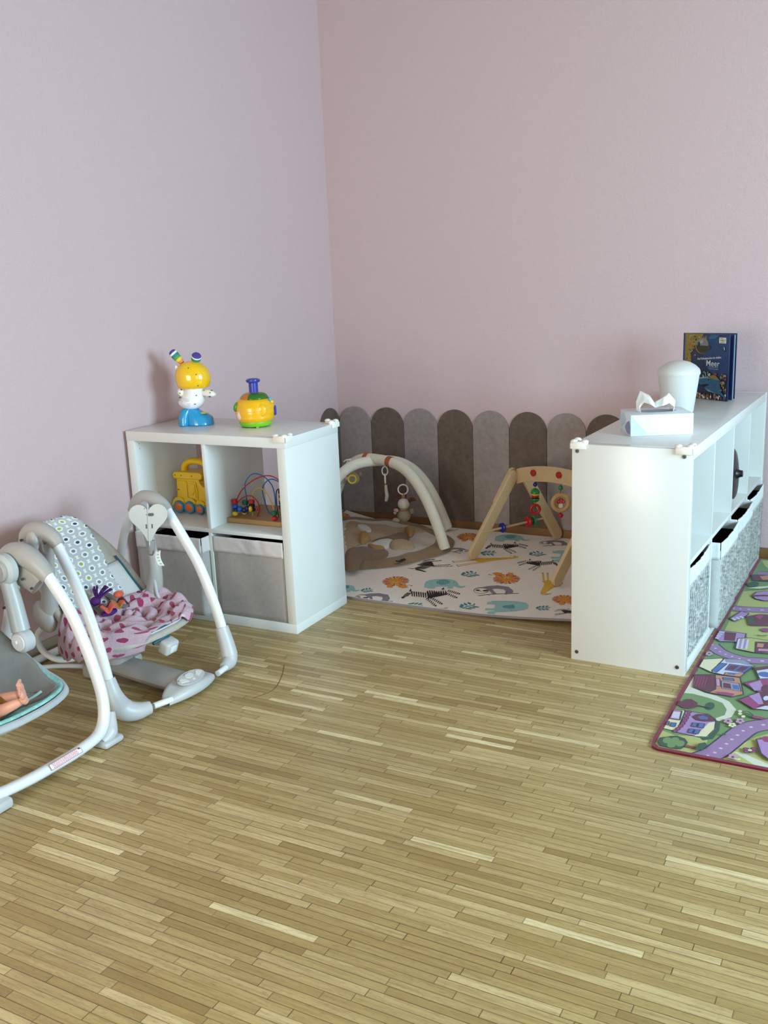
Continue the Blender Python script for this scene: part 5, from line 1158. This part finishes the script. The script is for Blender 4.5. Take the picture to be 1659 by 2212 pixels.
# swing arms and their lower pods
MB().tube([(.405, YN1+.02, .55), (.385, YN1+.03, .47), (.365, YN1+.04, .37), (.352, YN1+.045, .30)], [.024, .023, .026, .030], 18).build('swing_arm', M_SWG, T1)
MB().ball((.338, YN1+.035, .287), (.040, .030, .058), 24, 0, Matrix.Rotation(-.5, 3, 'Y')).build('arm_pod', M_SWG, T1)
MB().tube([(.43, YF1-.03, .55), (.462, YF1-.045, .43), (.475, YF1-.05, .34), (.452, YF1-.05, .24)], [.022, .018, .024, .034], 18, flat=.8).build('swing_arm', M_SWG, T1)
b = MB()
for k in range(4): b.box(.41+k*.017, .421+k*.017, YF1-.088, YF1-.080, .262-k*.008, .272-k*.008, .001)
b.build('vent_slot', M_DARKG, T1)
MB().tube([(.475, YF1-.062, .37), (.482, YF1-.066, .29), (.487, YF1-.064, .255), (.505, YF1-.06, .235)], .0062, 10).build('side_rod', M_SWL, T1)
MB().tube([(.298, YN1+.055, .235), (.262, YN1+.06, .205), (.255, YN1+.065, .165), (.275, YN1+.075, .128), (.318, YN1+.10, .105), (.365, YN1+.18, .10), (.40, -2.26, .10), (.43, YF1-.16, .10), (.455, YF1-.09, .13), (.46, YF1-.06, .18)], .0105, 12).build('seat_support_tube', M_SWW, T1)
# base: console at the front, beam back to the turntable under the seat, thin rear tubes
b = MB()
def con(a, c):
    y = -2.145-.235*a; k = math.sin(PI*a)**.7 if 0 < a < 1 else 0
    wd = .024+.060*k; hgt = .020+.024*k; x0 = .788-.028*abs(2*a-1)**2+.012
    th = c*2*PI; cx_ = x0-wd*.5-.01; return Vector((cx_+wd*.62*math.copysign(abs(math.cos(th))**.7, math.cos(th)), y, .006+hgt*.55+hgt*.55*math.copysign(abs(math.sin(th))**.75, math.sin(th))+max(0, -math.cos(th))*.022*k*max(0, math.sin(th))))
b.grid(con, 24, 28)
b.build('console', M_SWL, T1, sharp=60)
MB().tube([(.755, -2.26, .034), (.68, -2.262, .038), (.56, -2.258, .044), (.44, -2.252, .050)], [.055, .056, .055, .052], 16, flat=.55, sm=5, ref=(0, 0, 1)).build('base_beam', M_SWG, T1)
MC_ = Matrix.Translation((.760, -2.262, .060)) @ Matrix.Rotation(PI/2, 4, 'Z') @ Matrix.Rotation(.30, 4, 'X')
MB(MC_).prism([(u*.062, v*.030) for u, v in ell(0, 0, 1, 1, 30)], lambda u, v, q: (u, v, q), .0035).build('button_panel', M_SWL, T1)
for nm, poly in (('power_button', ell(.0, .008, .017, .0125, 22)), ('mode_button', [(.024, -.014), (.053, -.004), (.050, .010), (.036, .012), (.024, .0)]), ('mode_button', [(-.024, -.014), (-.053, -.004), (-.050, .010), (-.036, .012), (-.024, .0)]), ('small_button', ell(0, -.013, .006, .0045, 14))):
    MB(MC_).prism(poly, lambda u, v, q: (u, v, .0035+q), .002).build(nm, plastic('off white button', '#DCDCD8', .4), T1)
b = MB(MC_)
for k in range(5): b.box(-.014+k*.006, -.011+k*.006, .0225, .0245, .0036, .0040)
for k in range(3): b.box(-.056+k*.0045, -.0535+k*.0045, .008, .012, .0036, .0040)
b.build('panel_marks', M_DARKG, T1)
MB().cyl((.43, -2.255, .078), .052, .03, 'z', 32, 0, .006).build('turntable', M_SWG, T1)
MB().cyl((.43, -2.255, .096), .040, .018, 'z', 32, 0, .004).build('turntable_ring', M_DARKG, T1)
MB().box(.31, .40, -2.315, -2.245, .004, .052, .012).build('rear_block', M_SWG, T1)
MB().box(.40, .45, -2.19, -2.15, .02, .06, .012).build('rear_block', M_SWG, T1)
MB().tube([(.33, -2.285, .038), (.20, -2.325, .034), (.075, -2.40, .026)], .0085, 10).build('rear_tube', M_SWL, T1)
MB().tube([(.40, -2.20, .038), (.25, -2.15, .034), (.075, -2.10, .026)], .0085, 10).build('rear_tube', M_SWL, T1)
MB().tube([(.770, -2.135, .026), (.762, -2.075, .026)], .0105, 12, sm=0).build('cross_rod', M_SWW, T1)
MB().tube([(.763, -2.365, .026), (.742, -2.43, .026)], .0105, 12, sm=0).build('cross_rod', M_SWW, T1)
# feet
MB().tube([(.713, YF1-.004, .150), (.728, YF1-.005, .10), (.740, YF1-.008, .055), (.748, YF1-.022, .032), (.758, YF1-.062, .027)], [.024, .027, .030, .027, .017], 18, sm=6).build('foot_socket', M_SWL, T1)
MB().tube([(.652, YN1-.024, .140), (.672, YN1-.024, .085), (.700, YN1-.018, .045), (.722, YN1+.01, .030), (.740, YN1+.055, .027)], [.023, .028, .036, .030, .021], 18, sm=6).build('foot_socket', M_SWL, T1)
# seat
C1 = -2.262
S1 = seat_shell([(.165, .545), (.215, .475), (.275, .395), (.335, .305), (.395, .235), (.46, .200), (.54, .190), (.62, .200), (.675, .225)],
    [.130, .160, .182, .195, .200, .205, .205, .200, .195, .19], [.006, .010, .03, .05, .055, .050, .045, .035, .02, .0])
Y1 = lambda p: Vector((p.x, p.y+C1, p.z))
MB().grid(lambda a, c: Y1(S1(a, (c*2-1), -.012)), 44, 30).build('seat_shell', M_BEI, T1, solid=.022, sharp=80)
MB().grid(lambda a, c: Y1(S1(.30+.69*a, (c*2-1)*.84, .004)), 34, 24).build('seat_lining', M_LIN, T1, solid=.010, sharp=80)
MB().tube([Y1(S1(.28+.705*i/30, -.85, .008)) for i in range(31)]+[Y1(S1(.985, -.85+1.7*i/14, .008)) for i in range(1, 14)]+[Y1(S1(.985-.705*i/30, .85, .008)) for i in range(31)], .0042, 8, sm=1).build('teal_piping', M_TEAL, T1)
MB().grid(lambda a, c: Y1(S1(.005+.72*a, (c*2-1)*(.96-.42*min(1, a*2.2)+.03*a), .013)), 40, 24, uvf=lambda a, c: (c*.27, a*.5)).build('printed_back_pad', M_HEX, T1, solid=.012, sharp=80)
for y in (-.045, .045):
    p = [Y1(S1(.42, y/.2, .022)), Y1(S1(.46, y/.2, .036)), Y1(S1(.52, y/.2, .04)), Y1(S1(.58, y/.17, .046))]
    MB().tube(p, .013, 10, flat=.18, ref=(0.7, 0, .7)).build('harness_strap', M_STRAP, T1)
# vibration box on the seat's front rim
VM = Matrix.Translation((.676, -2.262, .160)) @ Matrix.Rotation(.35, 4, 'Y')
MB(VM).box(-.022, .022, -.030, .030, -.024, .024, .010, seg=3).build('vibration_unit', M_SWL, T1)
MB(VM).box(.0215, .0235, -.014, .014, -.012, .012, .0008).build('unit_label', plastic('pale label', '#E2E8E6', .3), T1)
MB().tube([Y1(S1(.94, -.4, -.03)), Vector((.672, -2.262, .196)), Y1(S1(.94, .1, -.03))], .006, 8).build('teal_trim', M_TEAL, T1)

# heart shaped tray hanging on the far hub
TH = thing('heart_tray', (.50, YF1-.07, .56), 'light grey heart-shaped plastic piece hanging on the far hub of the swing', 'swing part')
hx = Vector((.80, .60, 0)).normalized(); hx = Vector((.873, .487, 0)); hn = Vector((.47, -.86, .2)).normalized(); hz = hn.cross(hx); hz = hz if hz.z > 0 else -hz
H0 = Vector((.490, YF1-.075, .552))
hs = .068
def heart2(n=44):
    P = []
    for i in range(n):
        a = 2*PI*i/n; x = 16*math.sin(a)**3; y = 13*math.cos(a)-5*math.cos(2*a)-2*math.cos(3*a)-math.cos(4*a)
        P.append((x/16*hs, (y-2)/16*hs*1.0-(0 if y > -8 else (-8-y)/16*hs*.75)))
    return P
o = MB().prism(heart2(), lambda u, v, q: H0+hx*u+hz*v+hn*q, .004).build('heart_plate', plastic('translucent grey heart', '#B4B7B5', .4), TH)
MB().tube([H0+hz*.045+hn*.005, H0-hz*.1+hn*.005], .0022, 8, sm=0).build('centre_rib', M_SWL, TH)
b = MB()
for u in (-.008, .012): b.prism(rrect(u-.0022, u+.0022, -.042, -.027, .001), lambda x, v, q: H0+hx*x+hz*v+hn*(.004+q), .0006)
b.build('slot', M_DARKG, TH)
b = MB(); b.cyl(H0+hx*.006+hz*.006+hn*.006, .0055, .004, hn, 12).cyl(H0+hx*.014+hz*.006+hn*.006, .0055, .004, hn, 12); b.build('clip', mat('slate clip', '#3C4E54', .5), TH)
b = MB()
for x, z in ((-.012, .028), (.003, .030), (-.006, .006)): b.cyl(H0+hx*x+hz*z+hn*.0045, .0016, .001, hn, 8)
b.build('screw_hole', M_DARKG, TH)
MB().tube([H0-hz*.085-hn*.01, H0-hz*.12-hn*.012, H0-hz*.135-hn*.005], [.016, .014, .008], 12).build('fabric_tail', fabric('grey tag fabric', '#8F8C8B'), TH)
lt = H0-hz*.118+hx*.014
MB().grid(lambda a, c: lt+hx*(.004+.020*a+.010*c-.006*math.sin(c*3))-hz*(.055*c+.002)+hn*(.004+.006*math.sin(c*3+a)), 5, 10, mif=lambda a, c: 1 if (.25 < a < .7 and int(c*10) % 2 == 0) else 0).build('care_label', [mat('white care label', '#E2E2DA', .7), mat('faint print', '#A9B4AE', .7)], TH, solid=.0006)

# pink blanket
TB = None
b = MB()
def blf(a, c):
    # a: towards the toes, c: from the near side (0) to the far side (1)
    v = -1.16+2.28*c; u = .47+.515*a
    skew = .10*(c-.5); u2 = min(.985, max(.3, u+skew*(1-a)))
    vv = max(-1.0, min(1.0, v)); p = Y1(S1(u2, vv, .022))
    env = min(1, (1-a)*6, a*8)
    fold = abs(noise.noise(Vector((a*4.2+1, c*3.4, 2.0))))*.040+noise.noise(Vector((a*9, c*11, 5.0)))*.007
    d = math.hypot((a-.36)/1.0, (c-.62)/.8); swirl = .016*math.sin(d*38+2.5*math.atan2(c-.62, a-.36))*math.exp(-(d/.33)**2)
    ridge = .014*math.sin(a*34+c*5)*math.exp(-((a-.25)/.22)**2-((c-.25)/.22)**2)
    p = p+Vector((0, 0, (fold+swirl+ridge)*(.25+.75*env)))
    if v < -.90: # hangs over the near side
        k = (-.90-v)/.26; p = p+Vector((-.02*k, -.014*math.sin(k*2), (-.15*(1-.62*a))*k))
    if v > .97: k = (v-.97)/.15; p = p+Vector((0, .030*k, -.030*k))
    if a > .86: k = (a-.86)/.14; p = p+Vector((.018*k, 0, -.010*k))
    return p
b.grid(blf, 80, 90, uvf=lambda a, c: (a*.36, (c*.55 if c > .115 else .0575-(.115-c)*1.3)))
M_HEART = heart_terry('pink heart terry')
o = b.build('baby_blanket', M_HEART, None, solid=.007, sharp=180, off=1.0)
tag(o, 'pink terry blanket with dark pink hearts heaped on the seat of the swing', 'blanket')
# fringed soft toy half under the blanket
fc = Vector((.415, C1-.035, .300))
TF = thing('fringed_doll', fc, 'small doll with purple yarn tufts and a coral skirt half tucked under the pink blanket', 'doll')
M_PUR = mat('purple yarn', '#4A1466', .8, .15, 300); M_COR = fabric('coral cloth', '#D2604A', .1); M_MAR = fabric('dark red cloth', '#5A1420', .1); M_OCH = fabric('ochre cloth', '#A87528', .1)
b = MB(); rf = random.Random(5)
b.ball(fc+Vector((-.005, -.01, -.002)), (.018, .018, .016))
for k in range(16):
    d = Vector((rf.uniform(-.4, .5), rf.uniform(-.5, .9), rf.uniform(.5, 1.2))).normalized(); b.tube([fc, fc+d*.03, fc+d*.055+Vector((.006, .004, -.004))], .0034, 6, sm=3)
b.build('yarn_hair', M_PUR, TF)
b = MB()
b.grid(lambda a, c: fc+Vector((.03+.035*a, -.035+.11*c, -.012-.012*a+.008*math.sin(c*14+a*3))), 8, 18, mif=lambda a, c: 2 if .45 < c < .7 else (1 if c > .8 or a < .2 else 0)).build('skirt', [M_COR, M_MAR, M_OCH], TF, solid=.004)
MB().ball(fc+Vector((.03, .065, .004)), (.016, .02, .012)).build('collar_tuft', M_COR, TF)
MB().tube([Y1(S1(.56, -.3, .05)), Y1(S1(.58, -.15, .055)), Y1(S1(.57, 0, .05))], [.008, .012, .008], 10).build('purple_band', M_PUR, TF)

# ---- near swing, cut by the picture's left edge
T2 = thing('baby_swing', (.42, -2.86, 0), 'grey baby swing with dark grey seat holding a doll, cut by the left edge', 'baby swing', 'baby swings by the left wall')
YH = -2.62
for y, s in ((YH, 1), (-3.10, -1)):
    MB().tube([(.345, y, .488), (.375, y, .528), (.415, y, .552), (.462, y, .552), (.510, y, .531), (.556, y, .493)], [.026, .033, .037, .037, .033, .0245], 20, sm=6, flat=.9, ref=(0, 1, 0)).build('hub_arch', M_SWG, T2)
    MB().tube([(.40, y+.004*s, .52), (.455, y+.004*s, .495), (.50, y+.004*s, .458)], [.045, .055, .035], 20, sm=4, flat=.5, ref=(0, 1, 0)).build('motor_housing', M_SWG, T2)
    b = MB()
    for x, z in ((.475, .487), (.51, .462)): b.cyl((x, y-.03*s, z), .0042, .006, 'y', 12)
    b.build('screw_hole', M_DARKG, T2)
    MB().cyl((.425, y-.050*s, .518), .050, .04, 'y', 32, 0, .010).build('arm_hub', plastic('pale grey hub', '#B9BDBA', .35), T2)
    MB().cyl((.425, y-.074*s, .518), .034, .014, 'y', 28, 0, .003).build('hub_cap', M_SWG, T2)
    MB().tube([(.428, y-.048*s, .495), (.447, y-.05*s, .42), (.468, y-.055*s, .33)], [.023, .026, .028], 18).build('swing_arm', plastic('pale grey arm', '#AEB3B1', .35), T2)
    MB().cyl((.478, y-.058*s, .300), .036, .040, 'y', 28, 0, .006).build('pivot_disc', M_SWL, T2)
    MB().cyl((.478, y-.080*s, .300), .026, .004, 'y', 24).box(.470, .480, y-.086*s-.003, y-.086*s+.003, .298, .308, .001).build('pivot_cap', M_SWW, T2)
    side_leg(T2, [(.365, y, .52), (.375, y+.005*s, .44), (.352, y+.005*s, .36), (.29, y+.005*s, .22), (.16, y, .04)], .0165)
    MB().cyl((.357, y-.014*s, .375), .0045, .008, 'y', 12).build('snap_button', M_DARKG, T2)
MB().tube([(.16, YH, .04), (.10, YH-.04, .02), (.08, YH-.12, .018), (.08, -2.98, .018), (.10, -3.06, .02), (.16, -3.10, .04)], .0145, 12).build('rear_bar', M_SWW, T2)
MB().tube([(.548, YH, .503), (.622, YH, .405), (.668, YH, .310), (.704, YH-.002, .215), (.727, YH-.006, .135), (.739, YH-.022, .075), (.750, YH-.062, .042), (.758, YH-.14, .034), (.760, -2.86, .033), (.757, -2.97, .034), (.747, -3.06, .042), (.737, -3.10, .075), (.727, -3.106, .135), (.704, -3.104, .215), (.668, -3.10, .310), (.622, -3.10, .405), (.548, -3.10, .503)], .0205, 18, sm=8, flat=.78, ref=(0, 1, 0)).build('front_frame_tube', M_SWW, T2)
MB().tube([(.738, YH+.004, .085), (.752, YH-.022, .036), (.758, YH-.06, .020)], [.018, .029, .016], 16, flat=.8).box(.725, .785, YH-.07, YH+.01, .0, .022, .010).build('foot_pad', M_SWL, T2)
MB().box(.725, .785, -3.11, -3.03, .0, .030, .010).build('foot_pad', M_SWL, T2)
# warning sticker on the front tube
b = MB(); q0 = Vector((.7772, -2.775, .0455)); q1 = Vector((.7790, -2.895, .0450)); sd = (q1-q0).normalized(); sn = Vector((.85, 0, .53)).normalized(); su = sd.cross(sn); su = su if su.z > 0 else -su
fs = lambda u, v, k=0: q0+sd*u+su*v+sn*(.0004+k)
Ls = (q1-q0).length
b.flat([(0, -.009), (Ls, -.009), (Ls, .009), (.006, .009), (0, .003)], lambda u, v: fs(u, v), 0)
for pl in ([(0, -.009), (Ls, -.009), (Ls, -.0078), (0, -.0078)], [(.006, .009), (Ls, .009), (Ls, .0078), (.006, .0078)], [(Ls-.0012, -.009), (Ls, -.009), (Ls, .009), (Ls-.0012, .009)], [(0, -.009), (.0012, -.009), (.0012, .003), (0, .003)]): b.flat(pl, lambda u, v: fs(u, v, .0002), 1)
b.flat([(0, .003), (.012, .004), (.012, .009), (.006, .009)], lambda u, v: fs(u, v, .0003), 1)
for r in range(4):
    x = .016
    rw_ = random.Random(r)
    while x < Ls-.012:
        w_ = rw_.uniform(.003, .008); b.flat([(x, -.0062+r*.0036), (x+w_, -.0062+r*.0036), (x+w_, -.0046+r*.0036), (x, -.0046+r*.0036)], lambda u, v: fs(u, v, .0003), 2); x += w_+.0016
b.build('warning_sticker', [mat('white sticker', '#EDE8EA', .4), mat('maroon sticker line', '#8A2040', .5), mat('red sticker print', '#D0556A', .5)], T2, sharp=30)
# seat two
C2 = -2.885
M_SG = fabric('dark grey seat fabric', '#85847F', .07, .0008, 400, 30); M_SR = fabric('pale grey rim fabric', '#B4BABD', .04); M_AQ = mat('aqua leaf print', '#8FC3BC', .85, .32, 70, .0006, 400); M_SG2 = fabric('taupe fold fabric', '#7E7976', .05)
S2 = seat_shell([(.13, .54), (.18, .47), (.25, .38), (.33, .29), (.40, .215), (.48, .165), (.57, .150), (.66, .165), (.715, .195)],
    [.14, .165, .19, .205, .212, .218, .220, .215, .21, .20], [.006, .015, .03, .055, .075, .085, .080, .06, .03, .0])
Y2 = lambda p: Vector((p.x, p.y+C2, p.z))
MB().grid(lambda a, c: Y2(S2(a, c*2-1, -.010)), 44, 32).build('seat_shell', M_SR, T2, solid=.020, sharp=80)
MB().grid(lambda a, c: Y2(S2(.45+.535*a, (c*2-1)*.93, .008)), 30, 30).build('leaf_print_lining', M_AQ, T2, solid=.010, sharp=80)
def aend(v): return .80+.085*max(0, min(1, (v-.15)/.45))**1.5
MB().grid(lambda a, c: Y2(S2(.01+(aend(-.62+1.56*c)-.01)*a, (-.62+1.56*c)*(1-.12*max(0, a-.7)/.3), .014+.004*noise.noise(Vector((a*6, c*5, 1))))), 44, 30).build('grey_insert', M_SG, T2, solid=.009, sharp=80)
b = MB(); b.grid(lambda a, c: Y2(S2(aend(-.55+1.15*a)-.085+.115*c*(1-.75*a**3), (-.55+1.15*a), .016+(.006+.024*math.sin(c*PI))*max(0, math.sin(PI*min(1, a+.05)))**.6+.006*noise.noise(Vector((a*9, c*6, 3))))), 34, 14).build('folded_flap', M_SG2, T2, solid=.006, sharp=80)
MB().tube([Y2(S2(aend(-.55+1.15*i/12)-.085+.117*(1-.75*(i/12)**3), -.55+1.15*i/12, .022)) for i in range(13)], .0045, 8, sm=2).build('flap_piping', mat('pale aqua piping', '#A9C6C8', .6), T2)
MB().tube([Y2(S2(.30+.50*i/12, .25+.1*i/12, .019)) for i in range(13)], .0016, 6, sm=2).build('seam', M_SG2, T2)
lb = Y2(S2(.80, -.02, .058))
MB().grid(lambda a, c: lb+Vector((-.012+.012*a+.012*c, -.02+.045*c, .012*a-.006*math.sin(c*4))), 4, 10).build('care_tag', mat('beige care tag', '#C9B9AC', .7), T2, solid=.0006)

# doll lying in the near swing: legs and body
M_SKIN = mat('doll skin vinyl', '#D39A84', .45, .03, 30, sss=.15)
TD = thing('baby_doll', (.5, -2.93, .24), 'baby doll lying in the near swing, only its bare legs in view', 'doll')
def skin_mesh(name, verts, edges, radii, mat_, parent, sub=2, root=0):
    me = bpy.data.meshes.new(name); me.from_pydata([tuple(v) for v in verts], edges, []); me.materials.append(mat_)
    o = bpy.data.objects.new(name, me); COL.objects.link(o)
    k = o.modifiers.new('skin', 'SKIN'); k.use_smooth_shade = True
    for i, r in enumerate(radii): d = me.skin_vertices[0].data[i]; d.radius = r if isinstance(r, tuple) else (r, r); d.use_root = i == root
    s = o.modifiers.new('sub', 'SUBSURF'); s.levels = sub; s.render_levels = sub
    parent_to(o, parent); return o
# pelvis, torso, head lie further up the seat, out of the frame
LEGS = [((0.6036, -2.9050, 0.2192), (0.6377, -2.9000, 0.2318), (0.6864, -2.8850, 0.2469)), ((0.6716, -2.9550, 0.2198), (0.7033, -2.9500, 0.2346), (0.7417, -2.9250, 0.2543))]
pel = Vector((0.6083, -2.9300, 0.2082)); chest = pel+Vector((-.075, -.005, .055)); neck = pel+Vector((-.12, -.01, .095)); head = pel+Vector((-.165, -.01, .135))
V = [pel, chest, neck]; E = [(0, 1), (1, 2)]; Rr_ = [.034, .038, .018]
for hip, knee, ank in LEGS:
    i = len(V); V += [Vector(hip), Vector(knee), Vector(knee).lerp(Vector(ank), .55), Vector(ank)]; Rr_ += [.019, .0165, .0150, .0110]; E += [(0, i), (i, i+1), (i+1, i+2), (i+2, i+3)]
for s in (-1, 1):
    i = len(V); V += [chest+Vector((-.012, .045*s, .012)), chest+Vector((-.02, .075*s, -.005)), chest+Vector((.01, .080*s, -.015))]; Rr_ += [.015, .013, .010]; E += [(1, i), (i, i+1), (i+1, i+2)]
skin_mesh('body', V, E, Rr_, M_SKIN, TD)
b = MB(); b.ball(head, (.042, .038, .044), 24); b.ball(head+Vector((.036, 0, .016)), (.008, .007, .007)); b.build('head', M_SKIN, TD)
MB().ball(head+Vector((-.012, 0, .012)), (.040, .040, .042), 24).build('hair', fabric('brown doll hair', '#5A3B25', .1), TD)
b = MB()
for y in (-.014, .014): b.ball(head+Vector((.034, y, .026)), (.004, .005, .005), 10)
b.build('eye', M_BLK, TD)
b = MB(); b.ball(head+Vector((.036, 0, -.004)), (.004, .009, .003), 10).build('mouth', mat('doll lips', '#B5524E', .5), TD)
for li, (hip, knee, ank) in enumerate(LEGS):
    a = Vector(ank); kn = Vector(knee); leg = (a-kn).normalized(); toe = Vector((.12, -.1, 1.0)).normalized() if li == 0 else Vector((.25, -.25, .95)).normalized()
    toe = (toe-leg*toe.dot(leg)*.6).normalized(); side = leg.cross(toe).normalized(); sol = toe.cross(side)
    Mf = Matrix(((side.x, toe.x, leg.x, a.x), (side.y, toe.y, leg.y, a.y), (side.z, toe.z, leg.z, a.z), (0, 0, 0, 1)))
    b = MB(Mf); b.ball((0, .002, .004), (.0125, .014, .012), 18); b.ball((0, .018, .007), (.0135, .017, .0085), 18); b.ball((0, -.006, .006), (.0105, .009, .010), 16)
    for k in range(5):
        r = (.0048, .0040, .0038, .0036, .0033)[k]; x = (-.0095+k*.0048); b.ball((x, .036-abs(k-.8)*.0012, .006), (r, r*1.35, r), 12)
    o = b.build('foot', M_SKIN, TD); rmsh = o.modifiers.new('join', 'REMESH'); rmsh.mode = 'VOXEL'; rmsh.voxel_size = .0011; rmsh.use_smooth_shade = True
    sm_ = o.modifiers.new('smooth', 'SMOOTH'); sm_.iterations = 2
MB().ball(pel+Vector((.0, 0, .004)), (.045, .050, .040), 24).ball(pel+Vector((.022, .0, .002)), (.034, .052, .034), 20).build('brown_shorts', fabric('gold brown cloth', '#8A5A24', .2, .002, 120, 80), TD)

# a faint curved scuff on the floor
P = [(0.9699, -2.2038), (0.9912, -2.1225), (0.9551, -2.0203), (0.9029, -1.9264)]
b = MB(); b.flat(stroke([tuple(v)[:2] for v in smooth_path([(p[0], p[1], 0) for p in P], 6)], .003), lambda u, v: (u, v, .0005))
s = b.build('floor_mark', mat('scuff line', '#7A5528', .6)); s['kind'] = 'structure'
